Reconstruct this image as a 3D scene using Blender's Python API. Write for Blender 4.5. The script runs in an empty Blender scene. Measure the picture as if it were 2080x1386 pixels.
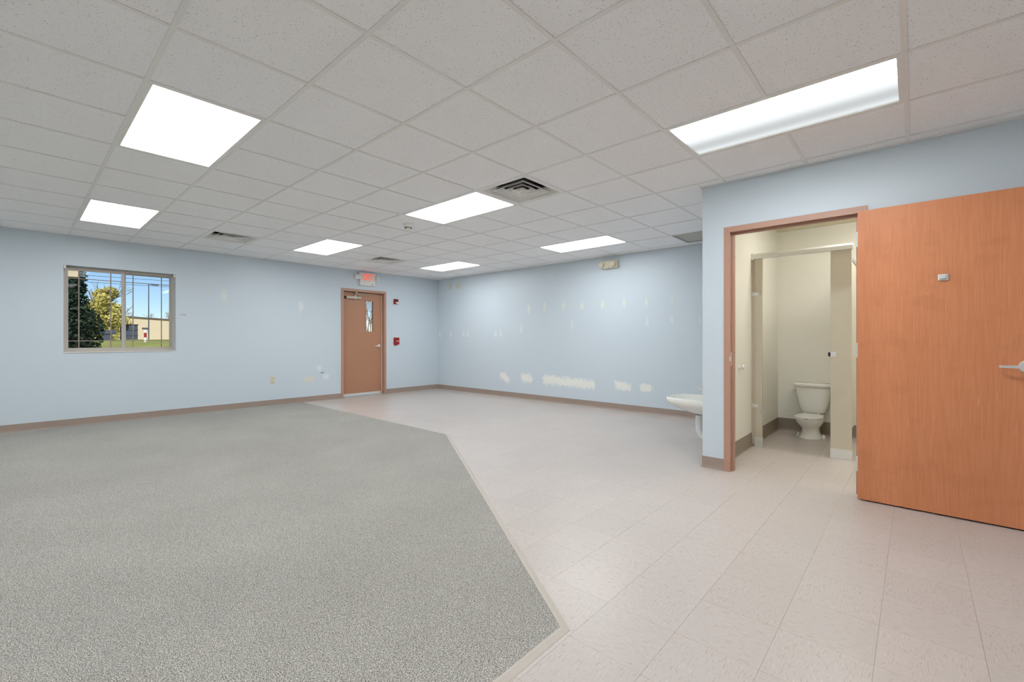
import bpy, bmesh, math, random
from mathutils import Vector, Matrix
random.seed(7)
SC = bpy.context.scene
COL = SC.collection

# ------------------------------------------------------------------ camera
FPX, YAW = 908.48, 0.7339
CAM = Vector((-1.0828, -1.8683, 1.186))
cam_data = bpy.data.cameras.new('camera')
cam_data.sensor_width = 36.0
cam_data.lens = FPX / 2080 * 36.0
cam_data.shift_y = -(693 - 688.38) / 2080
cam_data.clip_start = 0.05
cam_data.clip_end = 500
cam = bpy.data.objects.new('camera', cam_data)
COL.objects.link(cam)
cam.location = CAM
cam.rotation_euler = (math.pi / 2, 0, YAW - math.pi / 2)
SC.camera = cam

# ------------------------------------------------------------------ sky, sun, exposure
SKY = 0.10
SUN = 4.6
LAMP = 12.8          # radiance of the ceiling light lenses
SC.view_settings.view_transform = 'Standard'
SC.view_settings.look = 'None'
SC.view_settings.gamma = 1.0
SC.view_settings.use_curve_mapping = False
SC.view_settings.exposure = 0.0
world = bpy.data.worlds.new('world')
SC.world = world
world.use_nodes = True
wn = world.node_tree
bgn = wn.nodes['Background']
sky = wn.nodes.new('ShaderNodeTexSky')
sky.sky_type = 'NISHITA'
sky.sun_disc = False
sky.sun_elevation = math.radians(34)
sky.sun_rotation = math.radians(195)
sky.air_density = 0.8
sky.dust_density = 0.0
sky.ozone_density = 3.0
tint = wn.nodes.new('ShaderNodeMix')
tint.data_type = 'RGBA'; tint.blend_type = 'MULTIPLY'
tint.inputs[0].default_value = 1.0
tint.inputs[7].default_value = (0.97, 1.0, 1.08, 1)
wn.links.new(sky.outputs[0], tint.inputs[6])
wn.links.new(tint.outputs[2], bgn.inputs[0])
bgn.inputs[1].default_value = SKY
sun_data = bpy.data.lights.new('sun', 'SUN')
sun_data.energy = SUN
sun_data.angle = math.radians(0.6)
sun_data.color = (1.0, 0.93, 0.82)
sun = bpy.data.objects.new('sun', sun_data)
COL.objects.link(sun)
sun.location = (0, -10, 20)
sun.rotation_euler = Vector((0.30, 0.80, -0.58)).to_track_quat('-Z', 'Y').to_euler()

# ------------------------------------------------------------------ dimensions
T = 0.6096                      # ceiling grid module
H = 2.585                       # ceiling height
PL = H + 0.36                   # top of the shell
A = 6.605                       # window wall (plane y = A)
B = 5.649                       # long back wall (plane x = B)
D = 3.184                       # restroom front wall (plane x = D)
DT = 0.125
YE = -0.401                     # end of the restroom block
YL = -0.522                     # restroom inner left wall
XW, YS = -4.47, -4.47           # unseen ends of the room
AT = 0.20                       # outer wall thickness


def lin(c):
    return tuple(((v / 255) / 12.92 if v / 255 <= 0.04045 else ((v / 255 + 0.055) / 1.055) ** 2.4) for v in c[:3]) + (1.0,)


# ------------------------------------------------------------------ mesh builder
class MB:
    def __init__(self):
        self.v, self.f, self.m = [], [], []

    def add(self, vs, fs, mat=0):
        n = len(self.v)
        self.v += [Vector(p) for p in vs]
        for q in fs:
            self.f.append([n + i for i in q])
            self.m.append(mat)
        return self

    def box(self, x0, x1, y0, y1, z0, z1, mat=0, mats=None):
        vs = [(x, y, z) for z in (z0, z1) for y in (y0, y1) for x in (x0, x1)]
        fs = [(0, 2, 3, 1), (4, 5, 7, 6), (0, 1, 5, 4), (2, 6, 7, 3), (0, 4, 6, 2), (1, 3, 7, 5)]
        n = len(self.v)
        self.v += [Vector(p) for p in vs]
        keys = ('z-', 'z+', 'y-', 'y+', 'x-', 'x+')
        for k, q in zip(keys, fs):
            self.f.append([n + i for i in q])
            self.m.append((mats or {}).get(k, mat))
        return self

    def loft(self, rings, cap0=True, cap1=True, mat=0, closed=True):
        n = len(self.v)
        k = len(rings[0])
        for r in rings:
            self.v += [Vector(p) for p in r]
        for a in range(len(rings) - 1):
            for i in range(k if closed else k - 1):
                j = (i + 1) % k
                self.f.append([n + a * k + i, n + a * k + j, n + (a + 1) * k + j, n + (a + 1) * k + i])
                self.m.append(mat)
        if cap0:
            self.f.append([n + i for i in reversed(range(k))]); self.m.append(mat)
        if cap1:
            self.f.append([n + (len(rings) - 1) * k + i for i in range(k)]); self.m.append(mat)
        return self

    def prism(self, poly, z0, z1, mat=0):
        return self.loft([[(x, y, z0) for x, y in poly], [(x, y, z1) for x, y in poly]], mat=mat)

    def tube(self, pts, r, n=8, mat=0, caps=True):
        pts = [Vector(p) for p in pts]
        rings = []
        prev = None
        for i, p in enumerate(pts):
            d = (pts[min(i + 1, len(pts) - 1)] - pts[max(i - 1, 0)])
            if d.length < 1e-9:
                d = Vector((0, 0, 1))
            d.normalize()
            ref = prev if prev is not None else (Vector((0, 0, 1)) if abs(d.z) < 0.9 else Vector((1, 0, 0)))
            a = d.cross(ref)
            if a.length < 1e-6:
                a = d.cross(Vector((1, 0, 0)))
            a.normalize()
            b = a.cross(d).normalized()
            prev = b
            rr = r[i] if isinstance(r, (list, tuple)) else r
            rings.append([p + (a * math.cos(t) + b * math.sin(t)) * rr for t in [2 * math.pi * k / n for k in range(n)]])
        return self.loft(rings, caps, caps, mat)

    def lathe(self, prof, c, axis='z', n=24, mat=0):
        """prof: list of (radius, height along axis)"""
        rings = []
        for r, h in prof:
            ring = []
            for k in range(n):
                t = 2 * math.pi * k / n
                a, b = r * math.cos(t), r * math.sin(t)
                p = {'z': (a, b, h), 'y': (a, h, b), 'x': (h, a, b)}[axis]
                ring.append((c[0] + p[0], c[1] + p[1], c[2] + p[2]))
            rings.append(ring)
        return self.loft(rings, True, True, mat)

    def build(self, name, mats, parent=None, loc=None, bevel=0.0, seg=2, smooth=False, auto=None):
        if not isinstance(mats, (list, tuple)):
            mats = [mats]
        if loc is None:
            if parent is not None:
                loc = ORG[parent.name]
            else:
                xs = [p.x for p in self.v]; ys = [p.y for p in self.v]; zs = [p.z for p in self.v]
                loc = Vector(((min(xs) + max(xs)) / 2, (min(ys) + max(ys)) / 2, min(zs)))
        loc = Vector(loc)
        me = bpy.data.meshes.new(name)
        bm = bmesh.new()
        bv = [bm.verts.new(p - loc) for p in self.v]
        for q, m in zip(self.f, self.m):
            try:
                fc = bm.faces.new([bv[i] for i in q])
                fc.material_index = m
                fc.smooth = smooth
            except ValueError:
                pass
        bmesh.ops.recalc_face_normals(bm, faces=bm.faces)
        if bevel > 0:
            bmesh.ops.bevel(bm, geom=list(bm.edges), offset=bevel, segments=seg, profile=0.5, affect='EDGES', clamp_overlap=True)
            if smooth:
                for fc in bm.faces:
                    fc.smooth = True
        bm.to_mesh(me)
        bm.free()
        for m in mats:
            me.materials.append(m)
        if auto is not None:
            try:
                me.set_sharp_from_angle(angle=math.radians(auto))
            except Exception:
                pass
        return link(name, me, parent, loc)


ORG = {}


def link(name, data, parent, loc):
    o = bpy.data.objects.new(name, data)
    COL.objects.link(o)
    loc = Vector(loc)
    if parent is not None:
        o.parent = parent
        o.location = loc - ORG[parent.name]
    else:
        o.location = loc
    ORG[o.name] = loc
    return o


def empty(name, loc, label=None, cat=None, group=None, kind=None, parent=None):
    o = link(name, None, parent, loc)
    o.empty_display_size = 0.1
    return tag(o, label, cat, group, kind)


def tag(o, label=None, cat=None, group=None, kind=None):
    if label: o['label'] = label
    if cat: o['category'] = cat
    if group: o['group'] = group
    if kind: o['kind'] = kind
    return o


def copy_tree(o, parent=None, delta=(0, 0, 0)):
    c = o.copy()
    COL.objects.link(c)
    c.parent = parent
    if parent is None:
        c.location = o.location + Vector(delta)
    ORG[c.name] = ORG[o.name] + Vector(delta)
    for ch in o.children:
        copy_tree(ch, c, delta)
    return c


# ------------------------------------------------------------------ materials
def new_mat(name):
    m = bpy.data.materials.new(name)
    m.use_nodes = True
    nt = m.node_tree
    return m, nt, nt.nodes['Principled BSDF']


def N(nt, t, **kw):
    n = nt.nodes.new(t)
    for k, v in kw.items():
        if k.startswith('i_'):
            key = k[2:]
            n.inputs[int(key) if key.isdigit() else key.replace('_', ' ')].default_value = v
        else:
            setattr(n, k, v)
    return n


def ramp(nt, fac, stops):
    r = nt.nodes.new('ShaderNodeValToRGB')
    while len(r.color_ramp.elements) < len(stops):
        r.color_ramp.elements.new(0.5)
    for e, (p, c) in zip(r.color_ramp.elements, stops):
        e.position = p
        e.color = c
    nt.links.new(fac, r.inputs[0])
    return r.outputs[0]


def coords(nt, scale=(1, 1, 1), obj_random=False):
    tc = N(nt, 'ShaderNodeTexCoord')
    out = tc.outputs['Object']
    if obj_random:
        oi = N(nt, 'ShaderNodeObjectInfo')
        cm = N(nt, 'ShaderNodeCombineXYZ')
        mu = N(nt, 'ShaderNodeMath', operation='MULTIPLY'); mu.inputs[1].default_value = 37.0
        nt.links.new(oi.outputs['Random'], mu.inputs[0])
        nt.links.new(mu.outputs[0], cm.inputs[0]); nt.links.new(mu.outputs[0], cm.inputs[1])
        ad = N(nt, 'ShaderNodeVectorMath', operation='ADD')
        nt.links.new(out, ad.inputs[0]); nt.links.new(cm.outputs[0], ad.inputs[1])
        out = ad.outputs[0]
    mp = N(nt, 'ShaderNodeMapping')
    mp.inputs['Scale'].default_value = scale
    nt.links.new(out, mp.inputs['Vector'])
    return mp.outputs[0]


def mul(c, k):
    return tuple(min(1, v * k) for v in c[:3]) + (1,)


def plain(name, rgb, rough=0.5, metal=0.0, var=0.04, scale=8.0, bump=0.0, bscale=200.0, spec=0.5):
    m, nt, p = new_mat(name)
    c = lin(rgb)
    no = N(nt, 'ShaderNodeTexNoise', i_Scale=scale, i_Detail=3.0)
    nt.links.new(coords(nt), no.inputs['Vector'])
    nt.links.new(ramp(nt, no.outputs[0], [(0.3, mul(c, 1 - var)), (0.7, mul(c, 1 + var))]), p.inputs['Base Color'])
    p.inputs['Roughness'].default_value = rough
    p.inputs['Metallic'].default_value = metal
    p.inputs['Specular IOR Level'].default_value = spec
    if bump > 0:
        nb = N(nt, 'ShaderNodeTexNoise', i_Scale=bscale, i_Detail=2.0)
        nt.links.new(coords(nt), nb.inputs['Vector'])
        b = N(nt, 'ShaderNodeBump', i_Strength=bump, i_Distance=0.001)
        nt.links.new(nb.outputs[0], b.inputs['Height'])
        nt.links.new(b.outputs[0], p.inputs['Normal'])
    return m


def mat_vinyl():
    m, nt, p = new_mat('vinyl_tile')
    base, light, dark = lin((192, 183, 177)), lin((210, 202, 196)), lin((164, 151, 143))
    v1 = coords(nt, (28, 190, 28), True)
    n1 = N(nt, 'ShaderNodeTexNoise', i_Scale=1.0, i_Detail=3.0, i_Roughness=0.6)
    nt.links.new(v1, n1.inputs['Vector'])
    streak = ramp(nt, n1.outputs[0], [(0.30, dark), (0.43, base), (0.60, base), (0.74, light)])
    v2 = coords(nt, (60, 60, 60), True)
    n2 = N(nt, 'ShaderNodeTexVoronoi', i_Scale=1.6)
    nt.links.new(v2, n2.inputs['Vector'])
    n3 = N(nt, 'ShaderNodeTexNoise', i_Scale=0.35, i_Detail=1.0)
    nt.links.new(v2, n3.inputs['Vector'])
    ls = N(nt, 'ShaderNodeMath', operation='LESS_THAN'); ls.inputs[1].default_value = 0.10
    nt.links.new(n2.outputs['Distance'], ls.inputs[0])
    gt = N(nt, 'ShaderNodeMath', operation='GREATER_THAN'); gt.inputs[1].default_value = 0.60
    nt.links.new(n3.outputs[0], gt.inputs[0])
    an = N(nt, 'ShaderNodeMath', operation='MULTIPLY')
    nt.links.new(ls.outputs[0], an.inputs[0]); nt.links.new(gt.outputs[0], an.inputs[1])
    mx = N(nt, 'ShaderNodeMix', data_type='RGBA')
    nt.links.new(an.outputs[0], mx.inputs[0])
    nt.links.new(streak, mx.inputs[6])
    mx.inputs[7].default_value = lin((140, 118, 106))
    oi = N(nt, 'ShaderNodeObjectInfo')
    hs = N(nt, 'ShaderNodeHueSaturation')
    mr = N(nt, 'ShaderNodeMapRange'); mr.inputs[3].default_value = 0.975; mr.inputs[4].default_value = 1.025
    nt.links.new(oi.outputs['Random'], mr.inputs[0])
    nt.links.new(mr.outputs[0], hs.inputs['Value'])
    nt.links.new(mx.outputs[2], hs.inputs['Color'])
    nt.links.new(hs.outputs[0], p.inputs['Base Color'])
    p.inputs['Roughness'].default_value = 0.30
    p.inputs['Specular IOR Level'].default_value = 0.40
    b = N(nt, 'ShaderNodeBump', i_Strength=0.05, i_Distance=0.001)
    nt.links.new(n1.outputs[0], b.inputs['Height'])
    nt.links.new(b.outputs[0], p.inputs['Normal'])
    return m


def mat_carpet():
    m, nt, p = new_mat('carpet_loop')
    v = coords(nt)
    n1 = N(nt, 'ShaderNodeTexNoise', i_Scale=250.0, i_Detail=2.0, i_Roughness=0.75)
    nt.links.new(v, n1.inputs['Vector'])
    c1 = ramp(nt, n1.outputs[0], [(0.36, lin((80, 77, 72))), (0.46, lin((140, 137, 131))), (0.55, lin((174, 171, 164))), (0.66, lin((226, 223, 216)))])
    n2 = N(nt, 'ShaderNodeTexNoise', i_Scale=1.3, i_Detail=3.0)
    nt.links.new(v, n2.inputs['Vector'])
    c2 = ramp(nt, n2.outputs[0], [(0.3, (0.93, 0.93, 0.93, 1)), (0.7, (1.05, 1.05, 1.05, 1))])
    mx = N(nt, 'ShaderNodeMix', data_type='RGBA', blend_type='MULTIPLY')
    mx.inputs[0].default_value = 1.0
    nt.links.new(c1, mx.inputs[6]); nt.links.new(c2, mx.inputs[7])
    nt.links.new(mx.outputs[2], p.inputs['Base Color'])
    p.inputs['Roughness'].default_value = 0.95
    p.inputs['Specular IOR Level'].default_value = 0.1
    b = N(nt, 'ShaderNodeBump', i_Strength=0.5, i_Distance=0.004)
    nt.links.new(n1.outputs[0], b.inputs['Height'])
    nt.links.new(b.outputs[0], p.inputs['Normal'])
    return m


def mat_ceiling_tile():
    m, nt, p = new_mat('acoustic_tile')
    v = coords(nt, (1, 1, 1), True)
    base, hole = lin((252, 252, 253)), lin((190, 188, 185))
    n1 = N(nt, 'ShaderNodeTexVoronoi', i_Scale=110.0)
    n1.inputs['Randomness'].default_value = 1.0
    nt.links.new(v, n1.inputs['Vector'])
    n2 = N(nt, 'ShaderNodeTexNoise', i_Scale=85.0, i_Detail=2.0)
    nt.links.new(v, n2.inputs['Vector'])
    th = N(nt, 'ShaderNodeMapRange'); th.inputs[1].default_value = 0.40; th.inputs[2].default_value = 0.68
    th.inputs[3].default_value = 0.03; th.inputs[4].default_value = 0.31
    nt.links.new(n2.outputs[0], th.inputs[0])
    ls = N(nt, 'ShaderNodeMath', operation='LESS_THAN')
    nt.links.new(n1.outputs['Distance'], ls.inputs[0]); nt.links.new(th.outputs[0], ls.inputs[1])
    mx = N(nt, 'ShaderNodeMix', data_type='RGBA')
    nt.links.new(ls.outputs[0], mx.inputs[0])
    mx.inputs[6].default_value = base
    mx.inputs[7].default_value = hole
    nt.links.new(mx.outputs[2], p.inputs['Base Color'])
    p.inputs['Roughness'].default_value = 0.95
    p.inputs['Specular IOR Level'].default_value = 0.1
    iv = N(nt, 'ShaderNodeMath', operation='SUBTRACT'); iv.inputs[0].default_value = 1.0
    nt.links.new(ls.outputs[0], iv.inputs[1])
    b = N(nt, 'ShaderNodeBump', i_Strength=0.25, i_Distance=0.002)
    nt.links.new(iv.outputs[0], b.inputs['Height'])
    nt.links.new(b.outputs[0], p.inputs['Normal'])
    return m


def mat_wood():
    m, nt, p = new_mat('stained_maple_veneer')
    v = coords(nt, (60, 60, 2.2))
    n1 = N(nt, 'ShaderNodeTexNoise', i_Scale=2.2, i_Detail=4.0, i_Roughness=0.6)
    nt.links.new(v, n1.inputs['Vector'])
    c1 = ramp(nt, n1.outputs[0], [(0.25, lin((200, 126, 86))), (0.5, lin((208, 135, 93))), (0.75, lin((215, 144, 102)))])
    v2 = coords(nt, (5.5, 5.5, 9))
    n2 = N(nt, 'ShaderNodeTexNoise', i_Scale=1.0, i_Detail=2.0, i_Roughness=0.5)
    nt.links.new(v2, n2.inputs['Vector'])
    c2 = ramp(nt, n2.outputs[0], [(0.30, (0.88, 0.86, 0.84, 1)), (0.45, (1, 1, 1, 1))])
    mx = N(nt, 'ShaderNodeMix', data_type='RGBA', blend_type='MULTIPLY')
    mx.inputs[0].default_value = 0.55
    nt.links.new(c1, mx.inputs[6]); nt.links.new(c2, mx.inputs[7])
    # broad veneer leaves
    v3 = coords(nt, (0.0, 5.3, 0.0))
    n3 = N(nt, 'ShaderNodeTexNoise', i_Scale=1.0, i_Detail=0.0)
    nt.links.new(v3, n3.inputs['Vector'])
    c3 = ramp(nt, n3.outputs[0], [(0.35, (0.94, 0.93, 0.92, 1)), (0.6, (1.03, 1.03, 1.03, 1))])
    m2 = N(nt, 'ShaderNodeMix', data_type='RGBA', blend_type='MULTIPLY')
    m2.inputs[0].default_value = 1.0
    nt.links.new(mx.outputs[2], m2.inputs[6]); nt.links.new(c3, m2.inputs[7])
    nt.links.new(m2.outputs[2], p.inputs['Base Color'])
    p.inputs['Roughness'].default_value = 0.42
    p.inputs['Specular IOR Level'].default_value = 0.4
    return m


def mat_lens(name, axis_scale, dim=False):
    """lit lens of a fluorescent troffer: tubes run along y behind a diffuser"""
    m, nt, p = new_mat(name)
    out = nt.nodes['Material Output']
    nt.nodes.remove(p)
    em = N(nt, 'ShaderNodeEmission')
    tc = N(nt, 'ShaderNodeTexCoord')
    sp = N(nt, 'ShaderNodeSeparateXYZ')
    nt.links.new(tc.outputs['Object'], sp.inputs[0])
    if dim:      # emission graded across the lens, bright side to dim side
        mr = N(nt, 'ShaderNodeMapRange', interpolation_type='SMOOTHSTEP')
        mr.inputs[1].default_value = -0.11; mr.inputs[2].default_value = 0.00
        mr.inputs[3].default_value = LAMP * 2.9; mr.inputs[4].default_value = 1.06
        nt.links.new(sp.outputs[0], mr.inputs[0])
        dn = N(nt, 'ShaderNodeMapRange', interpolation_type='SMOOTHSTEP')
        dn.inputs[1].default_value = 0.00; dn.inputs[2].default_value = 0.15
        dn.inputs[3].default_value = 0.0; dn.inputs[4].default_value = -0.42
        nt.links.new(sp.outputs[0], dn.inputs[0])
        a0 = N(nt, 'ShaderNodeMath', operation='ADD')
        nt.links.new(mr.outputs[0], a0.inputs[0]); nt.links.new(dn.outputs[0], a0.inputs[1])
        sub = N(nt, 'ShaderNodeMapRange', interpolation_type='SMOOTHSTEP')
        sub.inputs[1].default_value = 0.17; sub.inputs[2].default_value = 0.27
        sub.inputs[3].default_value = 0.0; sub.inputs[4].default_value = 0.26
        nt.links.new(sp.outputs[0], sub.inputs[0])
        ad = N(nt, 'ShaderNodeMath', operation='ADD')
        nt.links.new(a0.outputs[0], ad.inputs[0]); nt.links.new(sub.outputs[0], ad.inputs[1])
        st = ad.outputs[0]
        em.inputs[0].default_value = (0.945, 0.985, 1.0, 1)
    else:
        si = N(nt, 'ShaderNodeMath', operation='MULTIPLY'); si.inputs[1].default_value = 41.0
        nt.links.new(sp.outputs[0], si.inputs[0])
        co = N(nt, 'ShaderNodeMath', operation='COSINE')
        nt.links.new(si.outputs[0], co.inputs[0])
        ma = N(nt, 'ShaderNodeMath', operation='MULTIPLY_ADD'); ma.inputs[1].default_value = 0.10 * LAMP; ma.inputs[2].default_value = LAMP
        nt.links.new(co.outputs[0], ma.inputs[0])
        st = ma.outputs[0]
        em.inputs[0].default_value = (0.955, 0.985, 1.0, 1)
    nt.links.new(st, em.inputs[1])
    nt.links.new(em.outputs[0], out.inputs[0])
    return m


def mat_glass(name='window_glass'):
    m, nt, p = new_mat(name)
    out = nt.nodes['Material Output']
    nt.nodes.remove(p)
    tr = N(nt, 'ShaderNodeBsdfTransparent'); tr.inputs[0].default_value = (0.95, 0.97, 0.97, 1)
    gl = N(nt, 'ShaderNodeBsdfGlossy'); gl.inputs['Roughness'].default_value = 0.02
    mx = N(nt, 'ShaderNodeMixShader'); mx.inputs[0].default_value = 0.008
    nt.links.new(tr.outputs[0], mx.inputs[1]); nt.links.new(gl.outputs[0], mx.inputs[2])
    nt.links.new(mx.outputs[0], out.inputs[0])
    return m


def mat_spackle_or_reflection(name, paint, rough):
    """sanded filler or a painted reflection over wall paint; object colour = tint, object alpha = cover"""
    m, nt, p = new_mat(name)
    tc = N(nt, 'ShaderNodeTexCoord')
    oi = N(nt, 'ShaderNodeObjectInfo')
    ln = N(nt, 'ShaderNodeVectorMath', operation='LENGTH')
    nt.links.new(tc.outputs['UV'], ln.inputs[0])
    no = N(nt, 'ShaderNodeTexNoise', i_Scale=16.0, i_Detail=3.0)
    nt.links.new(coords(nt, (1, 1, 1), True), no.inputs['Vector'])
    ma = N(nt, 'ShaderNodeMath', operation='MULTIPLY_ADD'); ma.inputs[1].default_value = 1.1
    nt.links.new(no.outputs[0], ma.inputs[0]); nt.links.new(ln.outputs['Value'], ma.inputs[2])
    mr = N(nt, 'ShaderNodeMapRange', interpolation_type='SMOOTHSTEP')
    mr.inputs[1].default_value = 0.80; mr.inputs[2].default_value = 1.40
    mr.inputs[3].default_value = 1.0; mr.inputs[4].default_value = 0.0
    nt.links.new(ma.outputs[0], mr.inputs[0])
    mu = N(nt, 'ShaderNodeMath', operation='MULTIPLY')
    nt.links.new(mr.outputs[0], mu.inputs[0]); nt.links.new(oi.outputs['Alpha'], mu.inputs[1])
    mx = N(nt, 'ShaderNodeMix', data_type='RGBA')
    mx.inputs[6].default_value = lin(paint)
    nt.links.new(mu.outputs[0], mx.inputs[0])
    nt.links.new(oi.outputs['Color'], mx.inputs[7])
    nt.links.new(mx.outputs[2], p.inputs['Base Color'])
    p.inputs['Roughness'].default_value = rough
    p.inputs['Specular IOR Level'].default_value = 0.4
    nb = N(nt, 'ShaderNodeTexNoise', i_Scale=260.0, i_Detail=2.0)
    nt.links.new(coords(nt), nb.inputs['Vector'])
    b = N(nt, 'ShaderNodeBump', i_Strength=0.1, i_Distance=0.001)
    nt.links.new(nb.outputs[0], b.inputs['Height'])
    nt.links.new(b.outputs[0], p.inputs['Normal'])
    return m


def emit(name, rgb, s):
    m, nt, p = new_mat(name)
    p.inputs['Base Color'].default_value = lin(rgb)
    p.inputs['Emission Color'].default_value = lin(rgb)
    p.inputs['Emission Strength'].default_value = s
    return m


M = {}
BLUE, CREAM = (206, 217, 225), (236, 234, 223)
M['blue'] = plain('blue_wall_paint', BLUE, 0.40, var=0.0, scale=2.0, bump=0.12, bscale=260, spec=0.4)
M['cream'] = plain('cream_wall_paint', CREAM, 0.35, var=0.0, scale=2.0, bump=0.1, bscale=260, spec=0.4)
M['offwhite'] = plain('off_white_wall_paint', (242, 242, 240), 0.5, var=0.0)
M['exterior'] = plain('exterior_render', (190, 176, 150), 0.8)
M['slab'] = plain('floor_adhesive', (96, 86, 78), 0.9)
M['vinyl'] = mat_vinyl()
M['carpet'] = mat_carpet()
M['tile'] = mat_ceiling_tile()
M['bar'] = plain('white_painted_steel_grid', (238, 237, 234), 0.45, var=0.01)
M['plenum'] = plain('plenum_deck', (150, 150, 150), 0.9)
M['gyp'] = plain('restroom_ceiling_paint', (226, 219, 195), 0.7, var=0.01)
M['base'] = plain('taupe_rubber_base', (160, 142, 131), 0.42, var=0.03, scale=5)
M['bathbase'] = plain('grey_taupe_rubber_base', (140, 128, 112), 0.42, var=0.03, scale=5)
M['frame'] = plain('brown_frame_paint', (184, 142, 122), 0.40, var=0.02)
M['exitdoor'] = plain('brown_door_paint', (180, 131, 102), 0.45, var=0.03, scale=2)
M['wood'] = mat_wood()
M['edge'] = plain('door_edge_wood', (184, 116, 82), 0.5)
M['chrome'] = plain('satin_chrome', (226, 226, 226), 0.30, metal=0.75, var=0.01)
M['alum'] = plain('brushed_aluminium', (226, 226, 222), 0.32, metal=0.5, var=0.02)
M['closer'] = plain('closer_grey_enamel', (196, 184, 166), 0.4)
M['dark'] = plain('dark_cavity', (40, 38, 36), 0.8)
M['almond'] = plain('almond_vinyl', (190, 183, 174), 0.45, var=0.02)
M['muntin'] = plain('grey_tan_muntin', (150, 138, 126), 0.5)
M['glass'] = mat_glass()
M['white'] = plain('white_plastic', (232, 230, 224), 0.4, var=0.01)
M['ivory'] = plain('ivory_plastic', (214, 206, 184), 0.45, var=0.01)
M['red'] = plain('red_enamel', (160, 22, 30), 0.4)
M['redglow'] = emit('lit_red_letters', (255, 70, 44), 0.9)
M['redface'] = plain('pale_letter_panel', (240, 216, 206), .5)
M['porcelain'] = plain('white_porcelain', (236, 236, 228), 0.12, var=0.005)
M['partition'] = plain('almond_partition_enamel', (203, 195, 177), 0.38, var=0.02)
M['lens'] = mat_lens('lit_diffuser', 1)
M['lens_dim'] = mat_lens('lit_diffuser_half_dim', 1, True)
M['ventwhite'] = plain('white_vent_enamel', (238, 236, 232), 0.4)
M['grille'] = plain('grey_return_grille', (150, 149, 145), 0.55)
M['egg'] = plain('pale_grey_egg_crate', (226, 225, 220), 0.55)
M['spackle'] = mat_spackle_or_reflection('wall_filler', BLUE, .40)
M['reflection_cream'] = mat_spackle_or_reflection('painted_reflection_on_cream', CREAM, .35)  # colour blend for the painted reflection bars
M['strip'] = plain('taupe_transition_strip', (186, 177, 167), 0.45, var=0.03, scale=20)
M['seam'] = plain('dark_carpet_seam', (92, 88, 82), 0.9)
M['pipe'] = plain('white_pipe_cover', (222, 222, 222), 0.4)
M['gasket'] = plain('black_rubber', (28, 28, 28), 0.5)

# ------------------------------------------------------------------ room shell: walls
def tagS(o):
    o['kind'] = 'structure'
    return o


# window wall (A) with window and exit door openings
WX0, WX1, WZ0, WZ1 = -0.658, 0.566, 0.995, 2.178
DX0, DX1, DZ1 = 3.255, 4.244, 2.185
w = MB()
mm = {'y-': 0}
for (x0, x1, z0, z1) in ((XW - AT, WX0, 0, PL), (WX0, WX1, 0, WZ0), (WX0, WX1, WZ1, PL), (WX1, DX0, 0, PL), (DX0, DX1, DZ1, PL), (DX1, B + AT, 0, PL)):
    w.box(x0, x1, A, A + AT, z0, z1, mat=0, mats={'y+': 1})
wall_left = tagS(w.build('wall_left', [M['blue'], M['exterior']], loc=(0, A, 0)))
# long wall (B); behind the restroom it is cream
w = MB()
w.box(B, B + AT, YE - 0.06, A, 0, PL, mats={'x+': 1})
wall_back = tagS(w.build('wall_back', [M['blue'], M['exterior']], loc=(B, 0, 0)))
w = MB()
w.box(B, B + AT, YS - AT, YE - 0.06, 0, PL, mats={'x+': 1})
wall_restroom_back = tagS(w.build('wall_restroom_back', [M['cream'], M['exterior']], loc=(B, -2, 0)))
# restroom front wall (D) with door opening
OY0, OY1, OZ1 = -0.605, -1.590, 2.17
w = MB()
for (y0, y1, z0, z1) in ((OY0, YE, 0, PL), (OY1, OY0, OZ1, PL), (YS, OY1, 0, PL)):
    w.box(D, D + DT, y0, y1, z0, z1, mats={'x+': 1})
wall_right = tagS(w.build('wall_right', [M['blue'], M['cream']], loc=(D, -1, 0)))
# short wall between alcove and restroom
w = MB()
w.box(D + DT, B, YL, YE, 0, PL, mats={'y-': 1})
wall_alcove = tagS(w.build('wall_alcove', [M['blue'], M['cream']], loc=(4.4, YE, 0)))
w = MB(); w.box(D + DT, B, -3.32, -3.2, 0, PL)
tagS(w.build('wall_restroom_right', [M['cream']]))
w = MB(); w.box(XW - AT, XW, YS - AT, A, 0, PL)
tagS(w.build('wall_unseen_left', [M['offwhite']]))
w = MB(); w.box(XW, B, YS - AT, YS, 0, PL)
tagS(w.build('wall_unseen_front', [M['offwhite']]))

# ------------------------------------------------------------------ floor
fl = MB()
fl.box(XW - AT, B + AT, YS - AT, A + AT, -0.15, -0.003)
floor = tagS(fl.build('floor', M['slab'], loc=(0, 0, -0.15)))

CARPET = [(XW, -0.790), (0.408, -0.790), (2.462, 2.425), (2.470, A - 0.004), (XW, A - 0.004)]


def in_carpet(x, y, e=0.0):
    n = len(CARPET)
    for i in range(n):
        (x0, y0), (x1, y1) = CARPET[i], CARPET[(i + 1) % n]
        L = math.hypot(x1 - x0, y1 - y0)
        if ((x1 - x0) * (y - y0) - (y1 - y0) * (x - x0)) / L < e:
            return False
    return True


fwd = Vector((math.cos(YAW), math.sin(YAW), 0))
rgt = Vector((math.sin(YAW), -math.cos(YAW), 0))


def to_px(p):
    d = Vector(p) - CAM
    w_ = d.dot(fwd)
    if w_ < 0.05:
        return None
    return 1040 + FPX * d.dot(rgt) / w_, 688.38 - FPX * d.z / w_


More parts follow.
